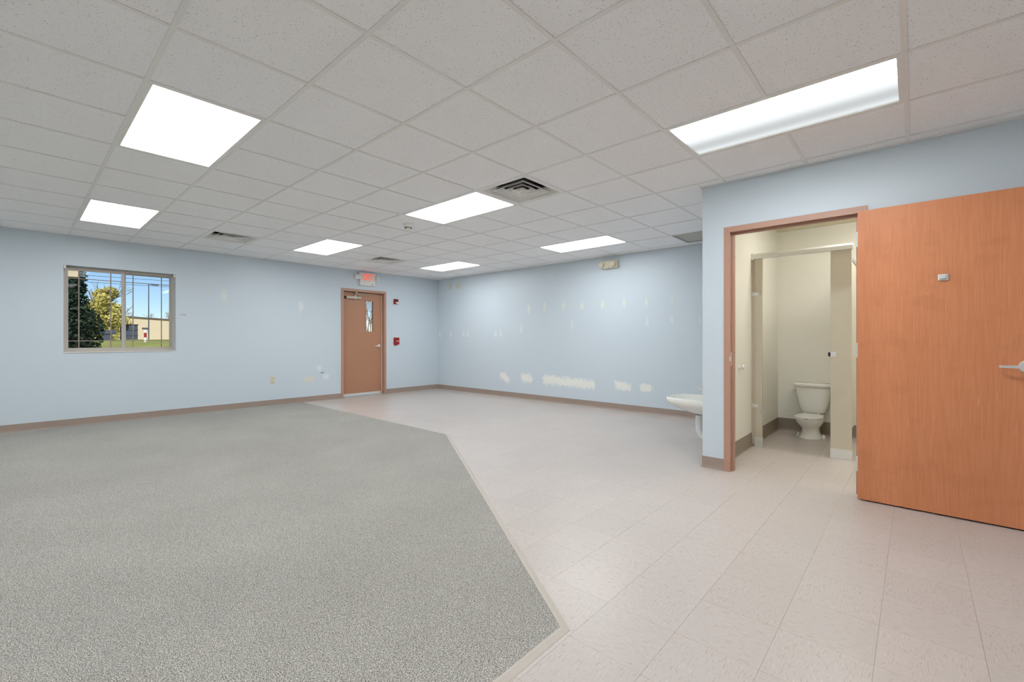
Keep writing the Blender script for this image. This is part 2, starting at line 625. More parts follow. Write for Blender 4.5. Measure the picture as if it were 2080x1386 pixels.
F = 0.3048
TX, TY = 0.394, -1.452
tiles = []
for i in range(-18, 20):
    for j in range(-12, 30):
        x0, y0 = TX + i * F, TY + j * F
        rects = []
        cx0, cx1, cy0, cy1 = max(x0, XW), min(x0 + F, B), max(y0, YS), min(y0 + F, A)
        if cx1 - cx0 < 0.004 or cy1 - cy0 < 0.004:
            continue
        if all(in_carpet(x, y, 0.03) for x in (cx0, cx1) for y in (cy0, cy1)):
            continue
        if cx0 > D + DT and cy1 < -3.2:
            continue
        px = [to_px((x, y, 0)) for x in (cx0, cx1) for y in (cy0, cy1)]
        area = 0
        if all(px):
            us = [p[0] for p in px]; vs = [p[1] for p in px]
            if max(us) > 0 and min(us) < 2080 and min(vs) < 1386:
                area = (max(us) - min(us)) * (max(vs) - min(vs))
                if cy1 < YL - 0.02 and cx0 > D and min(us) > 1700:
                    area *= 0.05       # hidden behind the open door
                if cx0 > D and cy1 < YE and min(us) < 1484:
                    area *= 0.05
        tiles.append((area, i, j, cx0, cx1, cy0, cy1))
tiles.sort(key=lambda t: -t[0])
G = 0.0004
full_tile = None
rest = MB()
nt_ = 0
for area, i, j, x0, x1, y0, y1 in tiles:
    if nt_ < 290 and area > 0:
        full = abs(x1 - x0 - F) < 1e-6 and abs(y1 - y0 - F) < 1e-6
        c = Vector(((x0 + x1) / 2, (y0 + y1) / 2, -0.003))
        if full and full_tile is not None:
            o = link('floor_tile', full_tile, floor, c)
        else:
            o = MB().box(x0 + G, x1 - G, y0 + G, y1 - G, -0.003, 0.0).build('floor_tile', M['vinyl'], floor, loc=c)
            if full:
                full_tile = o.data
        if full and (i + j) % 2:
            o.rotation_euler.z = math.pi / 2
        nt_ += 1
    else:
        rest.box(x0 + G, x1 - G, y0 + G, y1 - G, -0.003, 0.0)
ro = rest.build('floor_tile_field', M['vinyl'], floor)
ro['kind'] = 'stuff'

carpet = MB().prism(CARPET, 0.0004, 0.0075).build('carpet', M['carpet'], loc=(-1, 3, 0))
tag(carpet, 'speckled grey-beige loop carpet covering the left half of the floor', 'carpet')


def strip(p0, p1, n0, n1, width, h, name, mat):
    """reducer strip from p0 to p1; n0/n1 = mitre vectors at each end (outward)"""
    prof = [(0.0, 0.0), (0.0, h), (0.35, h + 0.0008), (0.85, 0.0035), (1.0, 0.0012), (1.0, 0.0)]
    rings = []
    for p, n in ((p0, n0), (p1, n1)):
        rings.append([(p[0] + n[0] * a * width, p[1] + n[1] * a * width, z) for a, z in prof])
    o = MB().loft(rings).build(name, mat)
    return tagS(o)


dx, dy = 2.462 - 0.408, 2.425 + 0.790
L_ = math.hypot(dx, dy)
nd = (dy / L_, -dx / L_)                       # outward normal of diagonal
nb = (0.0, -1.0)
mit = ((nd[0] + nb[0]), (nd[1] + nb[1]))
k_ = 1 / (1 + nd[0] * nb[0] + nd[1] * nb[1])
mit = (mit[0] * k_, mit[1] * k_)
strip((0.408, -0.790), (2.462, 2.425), mit, nd, 0.036, 0.008, 'trim_1', M['strip'])
strip((XW, -0.790), (0.408, -0.790), nb, mit, 0.036, 0.008, 'trim_2', M['strip'])
strip((2.462, 2.425), (2.470, A - 0.02), (1, 0), (1, 0), 0.007, 0.0066, 'trim_3', M['seam'])

# ------------------------------------------------------------------ ceiling
ce = MB()
ce.box(XW - AT, B + AT, YS - AT, A + AT, PL, PL + 0.15)
ceiling = tagS(ce.build('ceiling', M['plenum'], loc=(0, 0, PL)))
cc = MB().box(D + DT, B, -3.2, YL, H, H + 0.05)
tagS(cc.build('ceiling_restroom', M['gyp']))

LIGHTS = []
for i in (-1, 3, 7):
    for j in (2, 7):
        LIGHTS.append((i, j))
LIGHTS.append((3, -3))
HIDDEN = [(-5, 2), (-5, 7), (-1, -3), (-5, -3)]  # out-of-view fixtures, added to light the room
VENTS = [(3, 1), (1, 8), (5, 8)]
RETURN = (8, 0)
occupied = set(VENTS) | {RETURN}
for i, j in LIGHTS + HIDDEN:
    occupied |= {(i, j), (i, j + 1)}
full_panel = None
NX0, NX1, NY0, NY1 = -8, 9, -8, 10
for i in range(NX0, NX1 + 1):
    for j in range(NY0, NY1 + 1):
        if (i, j) in occupied:
            continue
        x0, x1, y0, y1 = max(i * T, XW), min((i + 1) * T, B), max(j * T, YS), min((j + 1) * T, A)
        pieces = [(x0, x1, y0, y1)]
        if i >= 5 and j <= -1:
            pieces = []
            if i == 5:
                pieces.append((x0, D, y0, min(y1, YE) if j == -1 else y1))
            if j == -1:
                pieces.append((x0, x1, YE, y1))
        for (a0, a1, b0, b1) in pieces:
            if a1 - a0 < 0.02 or b1 - b0 < 0.02:
                continue
            fullp = abs(a1 - a0 - T) < 1e-6 and abs(b1 - b0 - T) < 1e-6
            c = Vector(((a0 + a1) / 2, (b0 + b1) / 2, H + 0.004))
            if fullp and full_panel is not None:
                link('ceiling_tile', full_panel, ceiling, c)
            else:
                o = MB().box(a0 + 0.002, a1 - 0.002, b0 + 0.002, b1 - 0.002, H + 0.004, H + 0.02).build('ceiling_tile', M['tile'], ceiling, loc=c)
                if fullp:
                    full_panel = o.data


def tee(x0, x1, y0, y1, z=0.0):
    MB().box(x0, x1, y0, y1, H + z, H + 0.0035).box((x0 + x1) / 2 - 0.001 if x1 - x0 < 0.1 else x0, (x0 + x1) / 2 + 0.001 if x1 - x0 < 0.1 else x1,
        (y0 + y1) / 2 - 0.001 if y1 - y0 < 0.1 else y0, (y0 + y1) / 2 + 0.001 if y1 - y0 < 0.1 else y1, H + 0.0035, H + 0.04).build('grid_bar', M['bar'], ceiling)


for i in range(-7, 10):                 # bars running along y
    x = i * T
    tee(x - 0.012, x + 0.012, YS if x < D else YE, A, 0.0)
for j in range(-7, 11):                 # cross bars running along x
    y = j * T
    x1 = B if y > YE else D
    if j in (3, 8):                     # interrupted by the long light fixtures
        cuts = [XW] + [v for i in (-5, -1, 3, 7) for v in (i * T, (i + 1) * T)] + [x1]
        for k in range(0, len(cuts), 2):
            tee(cuts[k], cuts[k + 1], y - 0.012, y + 0.012, 0.0004)
    elif j == -2:
        cuts = [XW] + [v for i in (-5, -1, 3) for v in (i * T, (i + 1) * T)] + [x1]
        for k in range(0, len(cuts), 2):
            tee(cuts[k], cuts[k + 1], y - 0.012, y + 0.012, 0.0004)
    else:
        tee(XW, x1, y - 0.012, y + 0.012, 0.0004)
for r in ((XW, B, A - 0.022, A), (B - 0.022, B, YE, A), (D - 0.022, D, YS, YE), (D - 0.022, B, YE, YE + 0.022)):
    MB().box(r[0], r[1], r[2], r[3], H - 0.0008, H + 0.0035).build('wall_angle', M['bar'], ceiling)


# ------------------------------------------------------------------ baseboards
def cove(p0, p1, n, h, name, mat):
    """cove base on the line p0-p1, n = unit normal into the room"""
    prof = [(0.0, 0.0), (0.0, h), (0.0025, h), (0.003, 0.022), (0.006, 0.010), (0.011, 0.004), (0.017, 0.0015), (0.017, 0.0)]
    rings = [[(p[0] + n[0] * a, p[1] + n[1] * a, z + 0.0002) for a, z in prof] for p in (p0, p1)]
    return tagS(MB().loft(rings).build(name, mat))


cove((XW, A), (3.243, A), (0, -1), 0.1016, 'baseboard_left', M['base'])
cove((4.256, A), (B, A), (0, -1), 0.1016, 'baseboard_left_corner', M['base'])
cove((B, YE), (B, A), (-1, 0), 0.1016, 'baseboard_back', M['base'])
cove((D, YE), (D, -0.591), (-1, 0), 0.1016, 'baseboard_right', M['base'])
cove((D, -1.604), (D, YS), (-1, 0), 0.1016, 'baseboard_right_behind_door', M['base'])
cove((D - 0.003, YE), (B, YE), (0, 1), 0.1016, 'baseboard_alcove', M['base'])
cove((D + DT, YL), (B, YL), (0, -1), 0.150, 'baseboard_restroom_left', M['bathbase'])
cove((B, -3.2), (B, YL), (-1, 0), 0.150, 'baseboard_restroom_back', M['bathbase'])

# ------------------------------------------------------------------ wall patches (sanded filler, painted reflection)
def patch(wall, axis, u, z, w, h, col=(214, 216, 212), alpha=0.6, tilt=0.0):
    """a thin smear of filler or a painted reflection lying on a wall; u is the coordinate along the wall"""
    me = bpy.data.meshes.new('filler_or_reflection_patch')
    if axis == 'B':
        c = Vector((B - 0.0008, u, z)); ax = Vector((0, -1, 0)); nrm = Vector((-1, 0, 0))
    elif axis == 'A':
        c = Vector((u, A - 0.0008, z)); ax = Vector((1, 0, 0)); nrm = Vector((0, -1, 0))
    else:
        c = Vector((u, YL - 0.0008, z)); ax = Vector((1, 0, 0)); nrm = Vector((0, -1, 0))
    up = Vector((0, 0, 1))
    a2 = ax * math.cos(tilt) + up * math.sin(tilt)
    u2 = up * math.cos(tilt) - ax * math.sin(tilt)
    cap = min(w, h) / 2
    xs_ = [-w / 2, -w / 2 + cap, w / 2 - cap, w / 2] if w > h * 1.02 else [-w / 2, 0, w / 2]
    us_ = [-1, 0, 0, 1] if w > h * 1.02 else [-1, 0, 1]
    vs, uvs, fs = [], [], []
    for xx, uu in zip(xs_, us_):
        for sy in (-1, 1):
            vs.append(a2 * xx + u2 * (sy * h / 2)); uvs.append((uu, sy))
    for k in range(len(xs_) - 1):
        fs.append((2 * k, 2 * k + 2, 2 * k + 3, 2 * k + 1))
    me.from_pydata([tuple(v) for v in vs], [], fs)
    if me.polygons[0].normal.dot(nrm) < 0:
        me.flip_normals()
    uv = me.uv_layers.new(name='UVMap')
    for lp in me.loops:
        uv.data[lp.index].uv = uvs[lp.vertex_index]
    me.materials.append(M['reflection_cream' if axis == 'L' else 'spackle'])
    o = link('filler_or_reflection_patch', me, wall, c)
    o.color = lin(col)[:3] + (alpha,)
    return o


YEL, WHT = (230, 233, 216), (234, 238, 238)


def unB(u, v):
    d = fwd + rgt * ((u - 1040) / FPX) + Vector((0, 0, (688.38 - v) / FPX))
    t = (B - CAM.x) / d.x
    p = CAM + d * t
    return p.y, p.z, t


def pB(cx, cy, cw, ch, col, al, tilt=0.0):
    """patch located from its measured centre and extent on the long wall"""
    u, v = 870 + cx / 3.647, 480 + cy / 3.647
    y, z, t = unB(u, v)
    y2, _, _ = unB(u + cw / 3.647, v)
    patch(wall_back, 'B', y, z, abs(y2 - y), ch / 3.647 * t / FPX, col, al, tilt)


for cx, cy, al in ((743, 540, .6), (862, 525, .55), (1003, 515, .6), (1140, 515, .55), (1290, 505, .75), (1450, 490, .65), (1617, 490, .6), (1805, 462, .35), (2003, 460, .3)):
    pB(cx, cy, 42, 105, YEL, al, random.uniform(-.1, .1))
for cx, cy, al in ((690, 690, .4), (1065, 660, .35), (1622, 630, .4), (1805, 620, .4), (2010, 620, .35)):
    pB(cx, cy, 38, 115, WHT, al)
for cx, cy, cw in ((85, 725, 40), (165, 730, 26), (260, 725, 34), (292, 725, 24), (500, 725, 34), (537, 725, 26)):
    pB(cx, cy, cw, 90, WHT, .5)
for cx, cy, cw, ch, tl in ((565, 1045, 110, 95, -.45), (728, 1052, 130, 105, -.1), (1030, 1080, 480, 120, -.035), (1440, 1112, 176, 105, -.08), (1612, 1124, 140, 100, -.05)):
    pB(cx, cy, cw, ch, (238, 239, 234), .95, tl)
for x, z, w_, h_, col, al in ((1.215, 1.90, .14, .30, YEL, .5), (2.46, 1.78, .16, .34, WHT, .55), (2.62, 0.43, .30, .20, (224, 220, 204), .7), (2.80, 0.62, .18, .19, WHT, .5), (2.93, 0.45, .20, .18, WHT, .55),
                          (4.52, 1.14, .26, .42, WHT, .5), (4.315, 1.10, .08, .60, (226, 222, 206), .55), (0.66, 1.56, .10, .04, (170, 130, 120), .5)):
    patch(wall_left, 'A', x, z, w_, h_, col, al, random.uniform(-.1, .1))
patch(wall_alcove, 'L', 4.72, 0.63, .07, .42, (236, 236, 230), .85)  # pair of pale bars: a wall reflection put in as colour
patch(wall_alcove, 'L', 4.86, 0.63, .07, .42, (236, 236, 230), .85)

# ------------------------------------------------------------------ window in the left wall
win = empty('window_1', (-0.046, A, WZ0), kind='structure')
FY0, FY1 = A + 0.10, A + 0.17
MB().box(WX0, WX1, A - 0.010, FY0, WZ0, WZ0 + 0.010).build('sill', M['white'], win, bevel=0.002)
fz0, fz1 = WZ0 + 0.010, WZ1
fr = MB()
fr.box(WX0, WX1, FY0, FY1, fz0, fz0 + 0.042).box(WX0, WX1, FY0, FY1, fz1 - 0.038, fz1)
fr.box(WX0, WX0 + 0.036, FY0, FY1, fz0 + 0.042, fz1 - 0.038).box(WX1 - 0.036, WX1, FY0, FY1, fz0 + 0.042, fz1 - 0.038)
fr.build('frame', M['almond'], win, bevel=0.002)
gz0, gz1 = fz0 + 0.042, fz1 - 0.038
for (x0, x1, yo, munt, wl, wr) in ((WX0 + 0.036, -0.020, 0.012, (-0.502, -0.171), .016, .034), (-0.032, WX1 - 0.036, 0.042, (0.080, 0.417), .030, .016)):
    s = MB()
    ya, yb = FY0 + yo, FY0 + yo + 0.028
    s.box(x0, x0 + wl, ya, yb, gz0, gz1).box(x1 - wr, x1, ya, yb, gz0, gz1)
    s.box(x0 + wl, x1 - wr, ya, yb, gz0, gz0 + 0.012).box(x0 + wl, x1 - wr, ya, yb, gz1 - 0.014, gz1)
    so = s.build('sash', M['almond'], win, bevel=0.0015)
    ym = (ya + yb) / 2
    MB().box(x0 + wl - .003, x1 - wr + .003, ym + .004, ym + .007, gz0 + 0.008, gz1 - 0.010).build('pane', M['glass'], so)
    for xm in munt:
        MB().box(xm - .006, xm + .006, ym - .006, ym + .002, gz0 + .012, gz1 - .014).build('muntin', M['muntin'], so)
    for zm in (1.156, 2.017):
        MB().box(x0 + wl, x1 - wr, ym - .0075, ym - .0005, zm - .005, zm + .005).build('muntin', M['muntin'], so)
for xb in (WX0 + 0.014, WX1 - 0.014):
    MB().box(xb - .012, xb + .012, A + .005, A + .045, WZ1 - .045, WZ1 - .002).build('blind_bracket', M['white'], win, bevel=.002)
for xb in (-.55, -.36, -.17, .02, .22, .42):
    MB().box(xb - .045, xb + .045, A + .060, A + .085, WZ1 - .012, WZ1 - .001).build('blind_clip', M['almond'], win, bevel=.002)
MB().box(-0.052, -0.030, FY0 - .012, FY0 + .012, 1.85, 1.91).build('sash_latch', M['almond'], win, bevel=.003)

# ------------------------------------------------------------------ exit door (brown metal)
d1 = empty('door_1', (3.75, A, 0), kind='structure')
f = MB()
f.box(3.243, 3.293, A - .014, A, 0, 2.147).box(4.206, 4.256, A - .014, A, 0, 2.147).box(3.243, 4.256, A - .014, A, 2.147, 2.197)
f.box(3.256, 3.293, A, A + .19, 0, 2.147).box(4.206, 4.243, A, A + .19, 0, 2.147).box(3.256, 4.243, A, A + .19, 2.147, 2.184)
f.box(3.293, 3.309, A + .125, A + .16, 0, 2.131).box(4.190, 4.206, A + .125, A + .16, 0, 2.131).box(3.293, 4.206, A + .125, A + .16, 2.131, 2.147)
f.build('frame', M['frame'], d1, bevel=.0015)
LX0, LX1, LY0, LY1, LZ0, LZ1 = 3.296, 4.203, A + .078, A + .122, .020, 2.143
gx0, gx1, gzz0, gzz1 = 3.829, 3.993, 1.336, 1.974
lf = MB()
for (x0, x1, z0, z1) in ((LX0, gx0, LZ0, LZ1), (gx1, LX1, LZ0, LZ1), (gx0, gx1, LZ0, gzz0), (gx0, gx1, gzz1, LZ1)):
    lf.box(x0, x1, LY0, LY1, z0, z1)
leaf1 = lf.build('leaf', M['exitdoor'], d1)
tr = MB()
for (x0, x1, z0, z1) in ((gx0 - .022, gx0 + .004, gzz0 - .022, gzz1 + .022), (gx1 - .004, gx1 + .022, gzz0 - .022, gzz1 + .022), (gx0, gx1, gzz0 - .022, gzz0 + .004), (gx0, gx1, gzz1 - .004, gzz1 + .022)):
    tr.box(x0, x1, LY0 - .006, LY0 + .0, z0, z1)
tr.build('lite_trim', M['exitdoor'], leaf1, bevel=.001)
MB().box(gx0, gx1, LY0 + .018, LY0 + .024, gzz0, gzz1).build('pane', M['glass'], leaf1)
MB().box(LX0 + .01, LX1 - .004, LY0 - .010, LY0, LZ0, LZ0 + .045).build('door_sweep', M['alum'], leaf1, bevel=.002)
MB().box(LX1 - .010, LX1 + .001, LY0 - .007, LY0, LZ0 + .05, LZ1 - .01).build('weather_strip', M['white'], leaf1, bevel=.001)
c = MB().box(3.375, 3.700, LY0 - .048, LY0, 2.000, 2.056).build('door_closer', M['closer'], leaf1, bevel=.006, smooth=True)
MB().box(3.335, 3.374, LY0 - .030, LY0, 2.005, 2.050).build('closer_cap', M['gasket'], leaf1, bevel=.004)
MB().lathe([(.016, 1.985), (.016, 1.999)], (3.575, LY0 - .026, 0)).lathe([(.014, 2.056), (.014, 2.078)], (3.575, LY0 - .026, 0)).build('closer_spindle', M['alum'], leaf1, smooth=True, auto=40)
MB().box(3.57, 3.88, LY0 - .036, LY0 - .016, 2.079, 2.087).box(3.585, 3.88, LY0 - .062, LY0 - .044, 2.102, 2.112).lathe([(.011, 2.079), (.011, 2.114)], (3.88, LY0 - .04, 0), n=12).box(3.56, 3.60, LY0 - .066, LY0 - .036, 2.112, 2.146).build('closer_arm', M['closer'], leaf1)
h = MB().lathe([(.033, 0), (.033, -.006), (.028, -.012), (.012, -.014), (.012, -.050)], (4.133, LY0, 1.030), axis='y')
h.tube([(4.133, LY0 - .050, 1.030), (4.10, LY0 - .055, 1.030), (4.02, LY0 - .050, 1.027)], [.012, .011, .008], 10)
h.build('lever_handle', M['chrome'], leaf1, smooth=True, auto=50)
for x, z in ((3.50, 1.955), (3.52, 1.93), (3.68, 1.955), (3.56, 1.945), (3.32, 1.94), (3.99, 2.03)):
    MB().lathe([(.006, 0), (.005, -.0015)], (x, LY0, z), axis='y', n=10).build('screw_plug', M['closer'], leaf1)
MB().box(3.2935, 4.2055, A + .020, A + .185, 0.0003, .012).build('threshold', M['alum'], d1, bevel=.003)

# ------------------------------------------------------------------ restroom door (stained wood, folded back)
d2 = empty('door_2', (D, -1.1, 0), kind='structure')
f = MB()
for xa, xb in ((D - .013, D), (D + DT, D + DT + .013)):
    f.box(xa, xb, -.645, -.591, 0, 2.134).box(xa, xb, -1.602, -1.548, 0, 2.134).box(xa, xb, -1.602, -.591, 2.134, 2.184)
f.box(D, D + DT, -.645, -.606, 0, 2.134).box(D, D + DT, -1.589, -1.548, 0, 2.134).box(D, D + DT, -1.589, -.606, 2.134, 2.169)
f.box(D + .036, D + .075, -.661, -.645, 0, 2.118).box(D + .036, D + .075, -1.548, -1.532, 0, 2.118).box(D + .036, D + .075, -1.548, -.645, 2.118, 2.134)
f.build('frame', M['frame'], d2, bevel=.0015)
MB().box(D + .002, D + .030, -.6475, -.645, .945, 1.065).box(D - .016, D + .004, -.6475, -.640, .985, 1.025).build('strike_plate', M['alum'], d2)
for z in (.25, 1.06, 1.35, 1.92):
    MB().lathe([(.006, 0), (.004, -.004)], (D + .055, -.661, z), axis='y', n=10).build('door_silencer', M['muntin'], d2)
PX0, PX1 = 3.060, 3.105
PY0, PY1 = -2.462, -1.5535
leaf2 = MB().box(PX0, PX1, PY0, PY1, .011, 2.122).build('leaf', M['wood'], d2, bevel=.0012)
for z in (.25, 1.10, 1.93):
    hb = MB().lathe([(.008, z - .055), (.008, z + .055)], (3.138, -1.545, 0), n=12)
    hb.box(PX1 - .002, 3.138, -1.5535, -1.5505, z - .055, z + .055).box(3.138, D + .03, -1.548, -1.5455, z - .055, z + .055)
    hb.build('hinge', M['chrome'], leaf2)
hy, hz = -2.379, 1.013
h = MB().lathe([(.041, PX0), (.041, PX0 - .006), (.036, PX0 - .013), (.014, PX0 - .015), (.014, PX0 - .046)], (0, hy, hz), axis='x', n=28)
h.loft([[(PX0 - .040, hy - .012, hz - .010), (PX0 - .040, hy - .012, hz + .010), (PX0 - .056, hy - .012, hz + .010), (PX0 - .056, hy - .012, hz - .010)],
        [(PX0 - .044, hy + .045, hz - .009), (PX0 - .044, hy + .045, hz + .009), (PX0 - .056, hy + .045, hz + .009), (PX0 - .056, hy + .045, hz - .009)],
        [(PX0 - .046, hy + .112, hz - .007), (PX0 - .046, hy + .112, hz + .008), (PX0 - .054, hy + .112, hz + .008), (PX0 - .054, hy + .112, hz - .007)],
        [(PX0 - .034, hy + .122, hz - .006), (PX0 - .034, hy + .122, hz + .007), (PX0 - .040, hy + .124, hz + .007), (PX0 - .040, hy + .124, hz - .006)]])
h.build('lever_handle', M['chrome'], leaf2, smooth=True, auto=35)
pl = MB().box(PX0 - .008, PX0, -2.032, -1.980, 1.574, 1.617).build('hook_plate', M['chrome'], leaf2, bevel=.0035)
MB().box(PX0 - .024, PX0 - .008, -2.020, -1.987, 1.584, 1.612).build('coat_hook', M['chrome'], leaf2, bevel=.003)
for y, z, w_, h_ in ((-1.93, 1.49, .016, .007), (-2.06, 1.02, .006, .006), (-2.10, 1.24, .004, .004), (-1.74, 1.66, .008, .012), (-1.62, 1.35, .014, .004), (-2.17, .78, .006, .05), (-1.83, .60, .005, .05), (-2.33, .62, .006, .05), (-2.25, .82, .004, .06), (-1.66, .45, .008, .008)):
    MB().box(PX0 - .0006, PX0, y - w_ / 2, y + w_ / 2, z - h_ / 2, z + h_ / 2).build('scuff_mark', plain('scuffed_veneer', (214, 150, 116), .7) if 'scuffed_veneer' not in bpy.data.materials else bpy.data.materials['scuffed_veneer'], leaf2)

# ------------------------------------------------------------------ recessed ceiling lights
def make_light(i, j, lens):
    x0, x1, y0, y1 = i * T + .012, (i + 1) * T - .012, j * T + .012, (j + 2) * T - .012
    r = empty('ceiling_light', ((x0 + x1) / 2, (y0 + y1) / 2, H))
    b = .020
    fm = MB()
    z0, z1 = H + .001, H + .012
    out = [(x0, y0), (x1, y0), (x1, y1), (x0, y1)]
    inn = [(x0 + b, y0 + b), (x1 - b, y0 + b), (x1 - b, y1 - b), (x0 + b, y1 - b)]
    fm.loft([[(x, y, z1 + .006) for x, y in out], [(x, y, z0) for x, y in out], [(x, y, z0 + .001) for x, y in inn], [(x, y, z1 + .006) for x, y in inn]], False, False)
    fm.build('frame', M['ventwhite'], r)
    ln = MB()
    ln.loft([[(x, y, z1) for x, y in inn], [(x, y, z1 + .004) for x, y in inn]])
    ln.build('diffuser', lens, r)
    hs = MB()
    hs.box(x0, x1, y0, y1, H + .11, H + .112)
    for q in ((x0, x0 + .002, y0, y1), (x1 - .002, x1, y0, y1), (x0, x1, y0, y0 + .002), (x0, x1, y1 - .002, y1)):
        hs.box(q[0], q[1], q[2], q[3], H + .018, H + .11)
    hs.build('housing', M['ventwhite'], r)
    return r


LL = {
    (-1, 2): 'large lit ceiling light panel nearest the camera on the left side',
    (-1, 7): 'lit ceiling light with bluish lens just above the window wall, far left',
    (3, 7): 'lit ceiling light between the two small square vents near the exit door wall',
    (3, 2): 'lit ceiling light touching the square vent in the middle of the ceiling',
    (7, 7): 'small far ceiling light closest to the far room corner',
    (7, 2): 'lit ceiling light close to the patched long wall, above the emergency light',
    (3, -3): 'long ceiling light above the restroom door with half its lens dim',
}
LL.update({(-5, 2): 'added recessed ceiling light out of view, left of the large left panel', (-5, 7): 'added recessed ceiling light out of view in the far left of the room',
           (-1, -3): 'added recessed ceiling light out of view above the camera position', (-5, -3): 'added recessed ceiling light out of view in the corner behind the camera'})
proto = None
for (i, j) in LIGHTS + HIDDEN:
    if (i, j) == (3, -3):
        o = make_light(i, j, M['lens_dim'])
    elif proto is None:
        o = proto = make_light(i, j, M['lens'])
        pij = (i, j)
    else:
        o = copy_tree(proto, None, ((i - pij[0]) * T, (j - pij[1]) * T, 0))
    tag(o, LL.get((i, j), 'added recessed ceiling light in the part of the room outside the picture'), 'ceiling light', 'recessed ceiling lights')

# unseen restroom light, added above the door opening to brighten the stall
r = empty('ceiling_light', (4.40, -1.80, H), 'added surface ceiling light inside the restroom, out of sight above the door', 'ceiling light')
MB().box(4.25, 4.55, -2.40, -1.20, H - .02, H).build('housing', M['ventwhite'], r)
MB().box(4.27, 4.53, -2.38, -1.22, H - .06, H - .021).build('diffuser', emit('added_restroom_lens', (255, 252, 247), 26.0), r, bevel=.01)

# ------------------------------------------------------------------ square ceiling vents
def sq(cx, cy, r, z):
    return [(cx - r, cy - r, z), (cx + r, cy - r, z), (cx + r, cy + r, z), (cx - r, cy + r, z)]


def make_vent(i, j):
    cx, cy = (i + .5) * T, (j + .5) * T
    r = empty('ceiling_vent', (cx, cy, H))
    R0 = T / 2 - .013
    MB().loft([sq(cx, cy, R0, H + .05), sq(cx, cy, R0, H + .001), sq(cx, cy, R0 - .030, H + .001), sq(cx, cy, R0 - .075, H + .060), sq(cx, cy, R0 - .075, H + .075)], False, False).build('frame', M['ventwhite'], r)
    MB().loft([sq(cx, cy, R0, H + .150), sq(cx, cy, R0, H + .051)], True, False).build('duct_collar', M['dark'], r)
    for k, rr in enumerate((.190, .128, .068)):
        MB().loft([sq(cx, cy, rr - .046, H + .040), sq(cx, cy, rr - .010, H + .004), sq(cx, cy, rr, H + .002), sq(cx, cy, rr, H + .0045), sq(cx, cy, rr - .010, H + .0065), sq(cx, cy, rr - .046, H + .0425)], False, False).build('louver_ring', M['ventwhite'], r)
    MB().loft([sq(cx, cy, .020, H + .006), sq(cx, cy, .017, H + .020)], True, True).build('center_plate', M['ventwhite'], r)
    return r


VL = {(3, 1): 'large square ceiling vent with nested louvers beside the middle ceiling light', (1, 8): 'square ceiling vent above the window wall, left of the exit door',
      (5, 8): 'small square ceiling vent just in front of the exit sign'}
vp = None
for (i, j) in VENTS:
    if vp is None:
        o = vp = make_vent(i, j); v0 = (i, j)
    else:
        o = copy_tree(vp, None, ((i - v0[0]) * T, (j - v0[1]) * T, 0))
    tag(o, VL[(i, j)], 'ceiling vent', 'square ceiling vents')

# grey return grille over the alcove
i, j = RETURN
x0, x1, y0, y1 = i * T + .013, (i + 1) * T - .013, j * T + .013, (j + 1) * T - .013
r = empty('return_grille', ((x0 + x1) / 2, (y0 + y1) / 2, H), 'grey square return air grille in the ceiling over the alcove sink', 'return grille')
g = MB()
for q in ((x0, x0 + .02, y0, y1), (x1 - .02, x1, y0, y1), (x0 + .02, x1 - .02, y0, y0 + .02), (x0 + .02, x1 - .02, y1 - .02, y1)):
    g.box(q[0], q[1], q[2], q[3], H + .001, H + .03)
g.build('frame', M['grille'], r)
g = MB()
n = 24
for k in range(1, n):
    xx = x0 + .02 + (x1 - x0 - .04) * k / n
    g.box(xx - .0008, xx + .0008, y0 + .02, y1 - .02, H + .003, H + .011)
    yy = y0 + .02 + (y1 - y0 - .04) * k / n
    g.box(x0 + .02, x1 - .02, yy - .0008, yy + .0008, H + .003, H + .011)
g.build('egg_crate', M['egg'], r)
MB().box(x0, x1, y0, y1, H + .032, H + .036).build('filter_media', M['egg'], r)

# smoke detector
sx, sy = 2.13, 2.74
r = empty('smoke_detector', (sx, sy, H), 'round white smoke detector on a ceiling tile', 'smoke detector')
MB().lathe([(.060, H + .004), (.060, H - .008), (.050, H - .022), (.046, H - .024)], (sx, sy, 0), n=28).build('base', M['white'], r, smooth=True, auto=40)
MB().lathe([(.040, H - .024), (.038, H - .034), (.033, H - .056), (.024, H - .064), (.001, H - .066)], (sx, sy, 0), n=24).build('sensor_head', M['white'], r, smooth=True, auto=50)
for k in range(10):
    t = 2 * math.pi * k / 10
    MB().box(sx + .0362 * math.cos(t) - .005, sx + .0362 * math.cos(t) + .005, sy + .0362 * math.sin(t) - .005, sy + .0362 * math.sin(t) + .005, H - .052, H - .038).build('slot', M['dark'], r)

# ------------------------------------------------------------------ exit sign with two lamp heads
ex = empty('exit_sign', (3.79, A, 2.283), 'white exit sign with glowing red letters and two lamp heads above the brown door', 'exit sign')
EX0, EX1, EZ0, EZ1, EY = 3.625, 3.965, 2.283, 2.545, A - .055
MB().box(EX0, EX1, EY, A - .0005, EZ0, EZ1).build('housing', M['white'], ex, bevel=.006)
MB().box(EX0 + .052, EX1 - .040, EY - .0012, EY, EZ0 + .095, EZ1 - .012).build('letter_panel', M['redface'], ex)
cu = bpy.data.curves.new('exit_letters', 'FONT')
cu.body = 'EXIT'
cu.size = 0.135
cu.align_x = 'CENTER'
cu.extrude = 0.0015
cu.offset = 0.0
tmp = bpy.data.objects.new('tmp_text', cu)
COL.objects.link(tmp)
dg = bpy.context.evaluated_depsgraph_get()
me = bpy.data.meshes.new_from_object(tmp.evaluated_get(dg))
bpy.data.objects.remove(tmp)
xs = [v.co.x for v in me.vertices]; ys = [v.co.y for v in me.vertices]
wx, wy = max(xs) - min(xs), max(ys) - min(ys)
